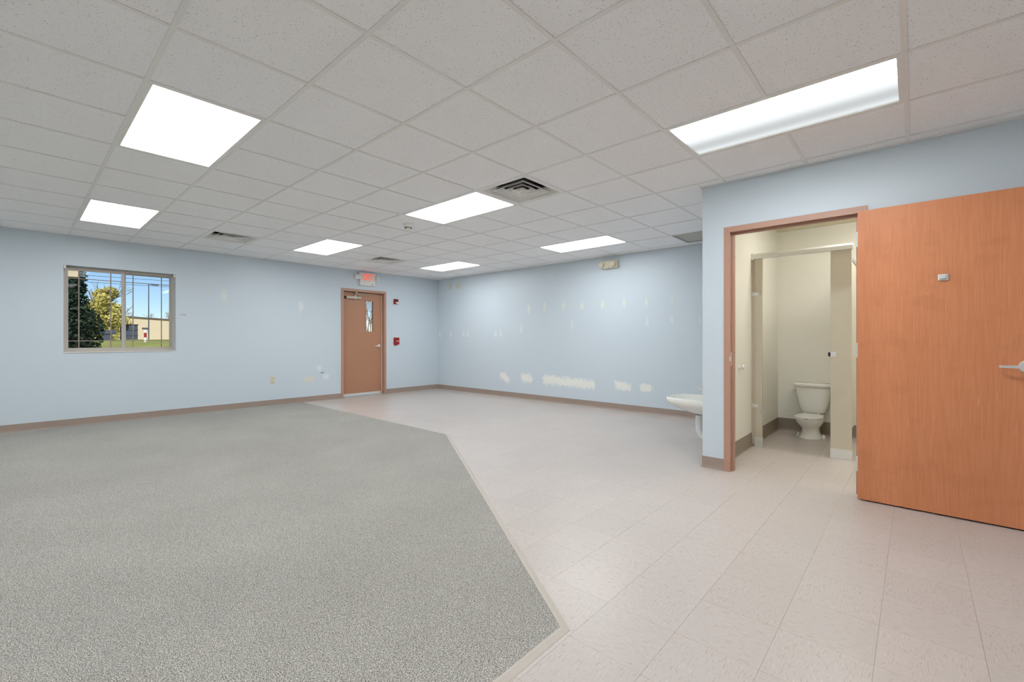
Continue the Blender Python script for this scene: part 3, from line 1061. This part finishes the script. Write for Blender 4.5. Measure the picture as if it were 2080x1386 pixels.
for v in me.vertices:
    a_, b_, c_ = v.co
    v.co = ((a_ - min(xs)) / wx * .220 - .110, -c_, (b_ - min(ys)) / wy * .120 - .060)
me.materials.clear(); me.materials.append(M['redglow'])
link('lettering', me, ex, ((EX0 + EX1) / 2 + .006, EY - .0030, EZ0 + .178))
MB().box(EX1 - .085, EX1 - .045, EY - .001, EY, EZ0 + .022, EZ0 + .040).build('maker_label', M['grille'], ex)
for s, xc in ((-1, EX0 - .048), (1, EX1 + .058)):
    lh = MB()
    dirx = -.55 if s < 0 else .75
    ax = Vector((dirx * .5, -1, -.25)).normalized()
    c0 = Vector((xc, EY + .030, EZ1 - .085))
    t1 = ax.cross(Vector((0, 0, 1))).normalized(); t2 = t1.cross(ax)
    rings = []
    for rr, hh in ((.022, -.030), (.040, -.022), (.046, .0), (.052, .030), (.050, .036)):
        rings.append([c0 + ax * hh + (t1 * math.copysign(abs(math.cos(a)) ** .6, math.cos(a)) + t2 * math.copysign(abs(math.sin(a)) ** .6, math.sin(a))) * rr for a in [2 * math.pi * k / 20 for k in range(20)]])
    lh.loft(rings)
    lo = lh.build('lamp_head', M['white'], ex, smooth=True, auto=40)
    lens = MB().loft([[c0 + ax * hh + (t1 * math.cos(a) + t2 * math.sin(a)) * .036 for a in [2 * math.pi * k / 16 for k in range(16)]] for hh in (.0365, .039)])
    lens.build('lamp_lens', M['chrome'], lo)
    MB().tube([(EX0 + .01 if s < 0 else EX1 - .01, EY + .030, EZ1 - .085), c0], .014, 10).build('swivel_neck', M['white'], ex, smooth=True)

# fire alarm strobe, pull station, outlet
r = empty('fire_strobe', (4.496, A, 1.945), 'small red fire alarm strobe high on the wall right of the exit door', 'fire alarm')
MB().box(4.440, 4.552, A - .030, A - .0005, 1.945, 2.055).build('body', M['red'], r, bevel=.004)
MB().box(4.480, 4.542, A - .052, A - .0305, 1.953, 1.990).build('strobe_lens', M['white'], r, bevel=.005)
MB().box(4.455, 4.535, A - .034, A - .0302, 2.005, 2.045).build('horn_grille', M['gasket'], r)
r = empty('pull_station', (4.509, A, 1.05), 'red fire alarm pull station at hand height right of the exit door', 'pull station')
MB().box(4.443, 4.575, A - .034, A - .0005, 1.058, 1.212).build('body', M['red'], r, bevel=.004)
MB().box(4.475, 4.565, A - .048, A - .0345, 1.115, 1.150).build('pull_handle', M['red'], r, bevel=.004)
MB().box(4.482, 4.555, A - .0495, A - .0481, 1.127, 1.139).build('handle_label', M['white'], r)
MB().box(4.50, 4.52, A - .0355, A - .0341, 1.165, 1.195).build('key_slot', M['gasket'], r)
MB().box(4.46, 4.53, A - .020, A - .0005, 1.040, 1.057).build('wire_box', M['red'], r)


def plate(name, label, cat, ax, u, z, w_, h_, recept=True):
    if ax == 'A':
        bx = lambda a0, a1, d0, d1, z0, z1: (u + a0, u + a1, A - d1, A - d0, z0, z1)
        loc = (u, A, z)
    else:
        bx = lambda a0, a1, d0, d1, z0, z1: (B - d1, B - d0, u + a0, u + a1, z0, z1)
        loc = (B, u, z)
    r = empty(name, loc, label, cat)
    MB().box(*bx(-w_ / 2, w_ / 2, .0004, .006, z - h_ / 2, z + h_ / 2)).build('cover_plate', M['ivory'], r, bevel=.002)
    return r, bx


r, bx = plate('electrical_outlet', 'ivory electrical outlet low on the window wall', 'outlet', 'A', 1.969, .455, .078, .125)
for dz in (-.028, .028):
    so = MB().box(*bx(-.017, .017, .0061, .009, .455 + dz - .014, .455 + dz + .014)).build('receptacle', M['ivory'], r, bevel=.003)
    for dx_ in (-.007, .007):
        MB().box(*bx(dx_ - .0012, dx_ + .0012, .0088, .0094, .455 + dz - .004, .455 + dz + .006)).build('slot', M['gasket'], so)
r, bx = plate('wall_plate', 'narrow ivory wall plate, nearest the room corner under the ceiling', 'wall plate', 'B', 6.130, 2.392, .075, .125)
MB().box(*bx(-.010, .010, .0061, .010, 2.375, 2.410)).build('switch', M['ivory'], r, bevel=.002)
r, bx = plate('wall_plate', 'wider ivory wall plate with a dark jack, second from the room corner', 'wall plate', 'B', 5.838, 2.392, .110, .120)
MB().box(*bx(.012, .034, .0061, .008, 2.385, 2.402)).build('jack', M['grille'], r)

# emergency light on the long wall
em = empty('emergency_light', (B, 1.95, 2.372), 'ivory emergency light unit with two lamp heads on the long patched wall', 'emergency light')
MB().box(B - .075, B - .0005, 1.800, 2.085, 2.372, 2.500).build('housing', M['ivory'], em, bevel=.006)
for yc in (1.86, 2.075):
    lo = MB().lathe([(.018, B - .0755), (.030, B - .085), (.046, B - .120), (.044, B - .126)], (0, yc, 2.435), axis='x', n=20).build('lamp_head', M['ivory'], em, smooth=True, auto=40)
    MB().lathe([(.034, B - .1262), (.030, B - .129)], (0, yc, 2.435), axis='x', n=16).build('lamp_lens', M['ivory'], lo)
MB().box(B - .0765, B - .0752, 1.935, 1.955, 2.384, 2.392).build('test_button', M['gasket'], em)

# ------------------------------------------------------------------ wall hung sink in the alcove
SXC = 3.725
snk = empty('wall_sink', (SXC, YE, 0.12), 'low white wall-hung sink sticking out behind the blue wall corner', 'sink')
RZ = .570


def dshape(hw, y0, y1, z, n=28, e=2.6):
    """outline: straight back at y0, rounded front at y1"""
    pts = []
    yc = y0 + (y1 - y0) * .35
    for k in range(n + 1):
        t = math.pi * k / n
        cx_, sy_ = math.cos(t), math.sin(t)
        pts.append((SXC + hw * math.copysign(abs(cx_) ** (2 / e), cx_), yc + (y1 - yc) * abs(sy_) ** (2 / e), z))
    pts.append((SXC - hw, y0, z))
    pts.append((SXC + hw, y0, z))
    return pts


yb = YE + .0015
sk = MB()
sk.loft([dshape(.095, yb, -.136, .400), dshape(.130, yb, -.105, .412), dshape(.180, yb, -.030, .440), dshape(.215, yb, .065, .474), dshape(.235, yb, .122, .500), dshape(.243, yb, .143, .522), dshape(.244, yb, .147, .555), dshape(.236, yb, .140, RZ),
         dshape(.218, YE + .125, .120, RZ - .003), dshape(.208, YE + .135, .108, RZ - .018), dshape(.175, YE + .165, .060, RZ - .080), dshape(.100, YE + .20, -.02, RZ - .115), dshape(.030, YE + .265, -.10, RZ - .122)])
sko = sk.build('basin', M['porcelain'], snk, smooth=True, auto=70)
MB().box(SXC - .235, SXC + .235, yb, YE + .018, RZ - .004, RZ + .018).build('back_ledge', M['porcelain'], snk, bevel=.006, smooth=True)
MB().lathe([(.024, RZ - .1215), (.022, RZ - .1195), (.012, RZ - .1205)], (SXC, YE + .285, 0), n=18).build('drain', M['chrome'], sko, smooth=True)
MB().lathe([(.009, 0), (.007, -.002)], (SXC + .02, .098, RZ - .030), axis='y', n=12).build('overflow_hole', M['gasket'], sko)
fy = YE + .075
fa = MB().box(SXC - .080, SXC + .080, fy - .022, fy + .022, RZ, RZ + .014)
fa.tube([(SXC, fy, RZ + .012), (SXC, fy + .004, RZ + .070), (SXC, fy + .05, RZ + .092), (SXC, fy + .140, RZ + .080)], [.016, .015, .013, .011], 12)
fao = fa.build('faucet', M['chrome'], snk, smooth=True, auto=45)
for s in (-1, 1):
    MB().lathe([(.015, RZ + .014), (.014, RZ + .045), (.010, RZ + .050)], (SXC + s * .060, fy, 0), n=14).tube([(SXC + s * .060, fy, RZ + .052), (SXC + s * .075, fy + .03, RZ + .062), (SXC + s * .08, fy + .170, RZ + .122)], [.009, .008, .006], 10).build('tap_lever', M['chrome'], fao, smooth=True, auto=45)
MB().lathe([(.0385, .386), (.0385, .399)], (SXC, -.180, 0), n=20).build('pipe_collar', M['gasket'], snk)
tp = MB().tube([(SXC, -.180, .385), (SXC, -.180, .29), (SXC, -.184, .225), (SXC, -.205, .175), (SXC, -.250, .150), (SXC, -.300, .165), (SXC, -.335, .21), (SXC, -.37, .262), (SXC, YE + .002, .266)], [.035, .037, .038, .038, .037, .035, .032, .030, .030], 16)
tp.build('trap_cover', M['pipe'], snk, smooth=True, auto=60)

# ------------------------------------------------------------------ toilet compartment
PX = 4.36
st = empty('toilet_partition', (PX, -.98, 0), 'almond metal toilet stall front with two pilasters and a chrome header rail', 'toilet partition')
pil = MB().box(PX, PX + .032, -.628, -.557, .110, 2.062).build('pilaster', M['partition'], st, bevel=.0015)
MB().box(PX - .003, PX + .035, -.631, -.554, .0006, .110).build('pilaster_shoe', M['alum'], pil, bevel=.001)
for z in (1.700, 1.672, .395, .365):
    MB().lathe([(.006, PX), (.005, PX - .0015)], (0, -.612, z), axis='x', n=10).build('bolt_hole', M['grille'], pil)
pil2 = MB().box(PX, PX + .032, -1.409, -1.239, .088, 2.062).build('pilaster', M['partition'], st, bevel=.0015)
MB().box(PX - .003, PX + .035, -1.412, -1.236, .0006, .095).build('pilaster_shoe', M['alum'], pil2, bevel=.001)
lk = MB().box(PX - .014, PX, -1.285, -1.240, 1.005, 1.055).build('latch_keeper', M['chrome'], pil2, bevel=.003)
MB().box(PX - .012, PX + .02, -1.2385, -1.220, 1.010, 1.050).build('rubber_bumper', M['gasket'], lk, bevel=.002)
MB().loft([[(PX - .010, y, 2.062), (PX - .010, y, 2.100), (PX - .002, y, 2.118), (PX + .034, y, 2.118), (PX + .042, y, 2.100), (PX + .042, y, 2.062)] for y in (YL - .004, -1.420)]).build('header_rail', M['alum'], st, bevel=.001)
MB().box(PX - .014, PX + .046, YL - .030, YL - .0006, 2.052, 2.122).build('header_bracket', M['alum'], st, bevel=.002)
MB().box(PX + .010, PX + .022, YL - .032, YL - .0006, .02, 2.052).build('wall_channel', M['partition'], st)
for z in (1.676, .451):
    MB().box(PX - .004, PX + .030, -.5565, YL - .0006, z - .022, z + .022).box(PX - .006, PX - .0005, -.592, -.548, z - .016, z + .016).build('wall_bracket', M['alum'], st, bevel=.0015)
sp = MB().box(PX + .040, 5.610, -1.404, -1.379, .300, 1.950).build('side_panel', M['partition'], st, bevel=.0015)
MB().box(PX + .040, 5.62, -1.408, -1.375, 1.955, 1.995).build('panel_rail', M['grille'], sp)
for z in (.5, 1.75):
    MB().box(5.59, B - .0006, -1.412, -1.371, z - .03, z + .03).build('panel_bracket', M['alum'], sp)

# white round wall bumper on the restroom left wall
r = empty('door_bumper', (3.899, YL, .894), 'round white knob-shaped bumper on the cream restroom wall', 'wall bumper')
MB().lathe([(.026, YL - .0006), (.026, YL - .008), (.016, YL - .014)], (3.899, 0, .894), axis='y', n=20).build('base', M['white'], r, smooth=True, auto=40)
MB().lathe([(.015, YL - .0145), (.018, YL - .022), (.026, YL - .034), (.024, YL - .046), (.012, YL - .052)], (3.899, 0, .894), axis='y', n=20).build('knob', M['white'], r, smooth=True, auto=60)

# ------------------------------------------------------------------ small toilet
TC = -.930
to = empty('toilet', (5.35, TC, 0), 'small white child-height toilet with closed lid inside the stall', 'toilet')


def rr(xa, xb, hw, z, e=4.0, n=28):
    cx_, hx = (xa + xb) / 2, (xb - xa) / 2
    o = []
    for k in range(n):
        t = 2 * math.pi * k / n
        c_, s_ = math.cos(t), math.sin(t)
        o.append((cx_ + hx * math.copysign(abs(c_) ** (2 / e), c_), TC + hw * math.copysign(abs(s_) ** (2 / e), s_), z))
    return o


def bowl(xf, xb, hw, z, n=28, sq_=.8):
    """egg outline: round front at xf, squarer back at xb"""
    o = []
    xc = xf + (xb - xf) * .45
    for k in range(n):
        t = 2 * math.pi * k / n
        c_, s_ = math.cos(t), math.sin(t)
        if c_ < 0:
            o.append((xc + (xc - xf) * c_, TC + hw * s_, z))
        else:
            o.append((xc + (xb - xc) * c_ ** sq_, TC + hw * math.copysign(abs(s_) ** sq_, s_), z))
    return o


tk = MB().loft([rr(5.47, 5.60, .100, .272), rr(5.455, 5.615, .125, .285), rr(5.445, 5.625, .140, .33), rr(5.435, 5.632, .163, .42), rr(5.430, 5.634, .178, .50), rr(5.428, 5.636, .186, .585)])
tko = tk.build('tank', M['porcelain'], to, smooth=True, auto=60)
MB().loft([rr(5.424, 5.640, .190, .586), rr(5.412, 5.645, .203, .594), rr(5.410, 5.645, .205, .615), rr(5.414, 5.645, .202, .630), rr(5.430, 5.640, .190, .636)]).build('tank_lid', M['porcelain'], to, smooth=True, auto=60)
MB().lathe([(.014, 0), (.014, .010), (.008, .014)], (5.45, TC + .178, .545), axis='y', n=14).tube([(5.45, TC + .196, .545), (5.425, TC + .200, .540), (5.385, TC + .200, .530)], [.008, .008, .007], 10).build('flush_lever', M['chrome'], tko, smooth=True, auto=50)
MB().loft([bowl(5.115, 5.55, .118, .0006), bowl(5.112, 5.55, .122, .012), bowl(5.135, 5.54, .104, .022), bowl(5.160, 5.53, .088, .075), bowl(5.160, 5.53, .086, .115), bowl(5.110, 5.53, .108, .150), bowl(5.045, 5.53, .132, .190), bowl(5.010, 5.53, .140, .225), bowl(5.005, 5.53, .140, .240)]).build('bowl', M['porcelain'], to, smooth=True, auto=60)
MB().loft([rr(5.40, 5.61, .115, .200, 5), rr(5.40, 5.61, .118, .2705, 5)]).build('tank_shelf', M['porcelain'], to, smooth=True, auto=50)
MB().loft([bowl(5.004, 5.415, .140, .241), bowl(5.000, 5.418, .144, .245), bowl(5.000, 5.418, .144, .253), bowl(5.006, 5.415, .138, .257)]).build('seat', M['white'], to, smooth=True, auto=50)
MB().loft([bowl(5.006, 5.415, .138, .2585), bowl(5.001, 5.418, .143, .262), bowl(5.004, 5.417, .140, .270), bowl(5.03, 5.40, .118, .276), bowl(5.12, 5.34, .05, .278)]).build('lid', M['white'], to, smooth=True, auto=50)
MB().box(4.9975, 5.006, TC - .022, TC + .018, .2565, .2605).build('seat_bumper', M['gasket'], to)
for s in (-1, 1):
    MB().lathe([(.014, .2575), (.014, .280), (.008, .286)], (5.412, TC + s * .07, 0), n=14).build('hinge_cap', M['white'], to, smooth=True, auto=50)
    MB().lathe([(.016, .012), (.015, .034), (.008, .042)], (5.335, TC + s * .128, 0), n=14).box(5.30, 5.37, min(TC + s * .100, TC + s * .150), max(TC + s * .100, TC + s * .150), .0006, .013).build('bolt_cap', M['porcelain'], to, smooth=True, auto=40)
# second stop: the water supply on the stall wall
r = empty('supply_valve', (B, -1.165, .17), 'small chrome water supply valve beside the toilet tank', 'valve')
MB().lathe([(.020, B - .001), (.018, B - .006), (.008, B - .008), (.008, B - .045)], (0, -1.165, .17), axis='x', n=14).tube([(B - .045, -1.165, .165), (B - .048, -1.160, .24), (B - .060, -1.075, .268)], .005, 8).build('valve_body', M['chrome'], r, smooth=True, auto=50)
MB().lathe([(.016, B - .046), (.016, B - .060)], (0, -1.165, .17), axis='x', n=10).build('valve_handle', M['chrome'], r)

# ------------------------------------------------------------------ outdoors
M['grass'] = plain('autumn_lawn', (168, 170, 88), 0.95, var=0.22, scale=0.6)
M['cedar'] = plain('dark_cedar_leaf', (40, 62, 44), 0.85, var=0.35, scale=6)
M['yellowleaf'] = plain('yellow_green_leaf', (196, 186, 112), 0.85, var=0.30, scale=0.9)
M['bark'] = plain('grey_bark', (112, 98, 86), 0.9, var=0.2, scale=5)
M['twig'] = plain('bare_twigs', (142, 118, 100), 0.9, var=0.15, scale=3)
M['sidewall'] = plain('cream_metal_siding', (206, 190, 166), 0.7, var=0.05)
M['rooftrim'] = plain('dark_roof_trim', (90, 72, 66), 0.6)
M['steel'] = plain('blue_grey_steel', (66, 74, 92), 0.6, var=0.1)
M['asphalt'] = plain('asphalt', (120, 118, 116), 0.9)


def gz(y):
    pts = [(A + AT, -.12), (11, -.02), (25, .72), (45, 1.02), (60, 1.05), (140, 1.05)]
    for (y0, z0), (y1, z1) in zip(pts, pts[1:]):
        if y <= y1:
            return z0 + (z1 - z0) * (y - y0) / (y1 - y0)
    return 1.05


gm = MB()
ysl = [A + AT + .01, 9, 11, 15, 20, 25, 32, 38, 45, 60, 80, 110, 150]
gm.loft([[(-60, y, gz(y)), (-20, y, gz(y)), (20, y, gz(y)), (60, y, gz(y)), (120, y, gz(y)), (120, y, -1.2), (-60, y, -1.2)] for y in ysl])
tagS(gm.build('ground', M['grass'], loc=(0, 20, 0)))


def foliage(n, size, pick, rng):
    m = MB()
    for _ in range(n):
        p = Vector(pick(rng))
        a = Vector((rng.gauss(0, 1), rng.gauss(0, 1), rng.gauss(0, .7))).normalized()
        b = a.cross(Vector((rng.gauss(0, 1), rng.gauss(0, 1), rng.gauss(0, 1)))).normalized()
        s = size * rng.uniform(.6, 1.3)
        m.add([p - a * s, p + b * s * .55, p + a * s, p - b * s * .55], [(0, 1, 2, 3)])
    return m


rng = random.Random(3)
# dark evergreen just outside the window
cx, cy = -.62, 13.0
ce_ = empty('evergreen_tree', (cx, cy, gz(cy) - .02), 'dark green cone-shaped evergreen just outside the left window pane', 'tree')
MB().tube([(cx, cy, gz(cy) - .02), (cx, cy, 2.4)], [.10, .03], 8).build('trunk', M['bark'], ce_)


def cone_pick(r_):
    t = r_.random() ** 1.3
    z = .25 + t * 3.75
    rad = 1.22 * (1 - (z - .2) / 4.3) ** .75 * (1 + .10 * math.sin(z * 5))
    a = r_.uniform(0, 2 * math.pi)
    q = rad * r_.uniform(.40, 1.0)
    return cx + q * math.cos(a), cy + q * math.sin(a), z


fo = foliage(26000, .050, cone_pick, rng)
fo.build('foliage', M['cedar'], ce_)['kind'] = 'stuff'


def branch_tree(m, p, d, L, r_, depth, rg):
    q = p + d * L
    m.tube([p, p + d * L * .5 + Vector((rg.gauss(0, .03), rg.gauss(0, .03), 0)) * L, q], [r_, r_ * .85, r_ * .68], 4, caps=False)
    if depth == 0:
        return
    for _ in range(rg.choice((2, 3))):
        nd_ = (d + Vector((rg.gauss(0, .42), rg.gauss(0, .42), rg.gauss(.10, .22)))).normalized()
        branch_tree(m, q, nd_, L * rg.uniform(.62, .85), r_ * .62, depth - 1, rg)


def leafy(x, y, top, rx, n, size, label, mat, seed, lo=.5):
    rg = random.Random(seed)
    r = empty('leafy_tree', (x, y, gz(y) - .05), label, 'tree')
    m = MB()
    branch_tree(m, Vector((x, y, gz(y) - .05)), Vector((0, 0, 1)), (top - 1) * .30, .12, 4, rg)
    m.build('trunk', M['bark'], r)
    blobs = []
    for _ in range(13):
        a = rg.uniform(0, 6.28); q = rg.uniform(0, .75) * rx
        t = rg.random()
        blobs.append((x + q * math.cos(a), y + q * math.sin(a), 1 + lo + t * (top - 1.9 - lo), rx * rg.uniform(.28, .48) * (1.1 - .45 * t)))

    def pick(rr_):
        bx_, by_, bz_, br_ = rr_.choice(blobs)
        v = Vector((rr_.gauss(0, 1), rr_.gauss(0, 1), rr_.gauss(0, 1))).normalized() * br_ * rr_.uniform(.6, 1.0)
        return bx_ + v.x, by_ + v.y, max(gz(y) + .15, bz_ + v.z)
    foliage(n, size, pick, rg).build('foliage', mat, r)['kind'] = 'stuff'


leafy(4.2, 60, 7.9, 2.5, 8500, .14, 'yellow-green leafy tree seen through the left half of the window', M['yellowleaf'], 5)
leafy(6.8, 70, 6.4, 1.9, 4800, .14, 'lower yellow-green tree behind the window mullion', M['yellowleaf'], 9)


def bare(x, y, h_, label, seed, depth=5, r_=.10, group=None):
    rg = random.Random(seed)
    m = MB()
    branch_tree(m, Vector((x, y, gz(y) - .1)), Vector((rg.gauss(0, .05), rg.gauss(0, .05), 1)).normalized(), h_ * .27, r_, depth, rg)
    o = m.build('bare_tree', M['twig'], loc=(x, y, gz(y) - .1))
    tag(o, label, 'tree', group)


bare(3.9, 66, 7.6, 'bare branches rising above the yellow-green tree in the window', 21)
for k, (x, y, h_, lb) in enumerate(((12.8, 127, 6.8, 'left one of the far bare trees above the cream building roof'), (18.2, 128, 6.8, 'middle one of the far bare trees above the cream building roof'), (23.2, 127, 7.2, 'far bare tree above the roof at the right window edge'))):
    bare(x, y, h_, lb, 30 + k, 6, .16, 'bare trees behind the cream building')
for k, (y, h_, lb) in enumerate(((20, 3.6, 'nearest leafless sapling seen through the exit door glass'), (28, 5.2, 'second leafless tree seen through the exit door glass'), (37, 6.5, 'third leafless tree back seen through the exit door glass'), (48, 8.0, 'farthest leafless tree seen through the exit door glass'))):
    bare(-1.08 + (.5836 + (k - 1.5) * .004) * (y + 1.87), y, h_, lb, 50 + k, 5, .035 + .012 * k, 'leafless trees outside the exit door')

# cream building across the lawn
bl = empty('building', (16.5, 112, 1.0), 'low cream metal building with dark roof edge seen through the window', 'building')
MB().box(9.4, 24, 105, 118, 1.0, 4.86).build('wall', M['sidewall'], bl)
rf = MB().loft([[(9.2, y, z0), (24.2, y, z0 - .85), (24.2, y, z0 - .60), (9.2, y, z0 + .25)] for y, z0 in ((104.8, 5.25), (118.2, 5.25))])
rf.build('roof', M['rooftrim'], bl)
MB().loft([[(9.4, y, 4.86), (24, y, 4.86), (24, y, 4.87), (9.4, y, 5.24)] for y in (105, 118)]).build('gable', M['sidewall'], bl)
MB().box(14.6, 15.6, 104.93, 105, 2.95, 3.25).build('window', M['steel'], bl)

r = empty('dumpster', (7.0, 60.6, gz(60)), 'dark blue-grey steel dumpster in front of the cream building', 'dumpster')
MB().box(6.35, 7.65, 60, 61.3, 1.10, 2.62).build('body', M['steel'], r, bevel=.03)
MB().box(6.30, 7.70, 59.95, 61.35, 2.625, 2.72).build('lid', M['gasket'], r, bevel=.02)
for z in (1.5, 2.1):
    MB().box(6.32, 7.68, 59.94, 60, z, z + .08).build('rib', M['steel'], r)
r = empty('utility_cabinet', (4.9, 56.5, gz(56)), 'dark utility cabinet below the yellow-green tree in the window', 'utility cabinet')
MB().box(4.55, 5.20, 56.2, 56.9, 1.04, 1.60).build('body', M['steel'], r, bevel=.02)
MB().box(4.35, 5.45, 56.1, 57.0, 1.605, 2.05).build('hood', M['steel'], r, bevel=.06)

r = empty('marker_post', (5.25, 40, gz(40)), 'white and red striped marker post standing on the lawn', 'marker post')
MB().lathe([(.075, gz(40) - .02), (.075, 1.28)], (5.25, 40, 0), n=12).build('lower_band', M['white'], r)
MB().lathe([(.080, 1.28), (.080, 1.62)], (5.25, 40, 0), n=12).build('red_band', M['red'], r)
MB().lathe([(.085, 1.62), (.085, 1.76), (.04, 1.82)], (5.25, 40, 0), n=12).build('cap', M['white'], r)

r = empty('lamp_post', (10.9, 75, gz(75)), 'tall thin parking lot lamp post near the right window edge', 'lamp post')
MB().tube([(10.9, 75, gz(75) - .05), (10.9, 75, 8.6)], [.07, .05], 8).build('pole', M['steel'], r)
MB().box(10.9, 11.7, 74.95, 75.05, 8.5, 8.6).box(11.2, 11.95, 74.8, 75.2, 8.44, 8.56).build('lamp_arm', M['steel'], r)
for k, (z0, z1, lb) in enumerate(((9.35, 9.45, 'upper thin overhead power line crossing the sky in the window'), (8.55, 8.7, 'lower thin overhead power line crossing the sky in the window'))):
    pts = [(-20 + 50 * t, 70, z0 + (z1 - z0) * t - .8 * 4 * t * (1 - t)) for t in [q / 16 for q in range(17)]]
    tag(MB().tube(pts, .022, 5).build('power_line', M['gasket'], loc=(5, 70, z0)), lb, 'power line')
# porch corner of this building, seen at the top of the window
r = empty('porch_beam', (-.6, 8.3, -.1), 'beige porch beam end visible at the top left of the window', 'porch beam')
MB().box(-1.6, -.395, 8.2, 8.45, 2.18, 2.50).build('beam', M['exterior'], r, bevel=.004)
MB().box(-1.6, -1.4, 8.22, 8.43, gz(8.3), 2.18).build('post', M['exterior'], r, bevel=.004)
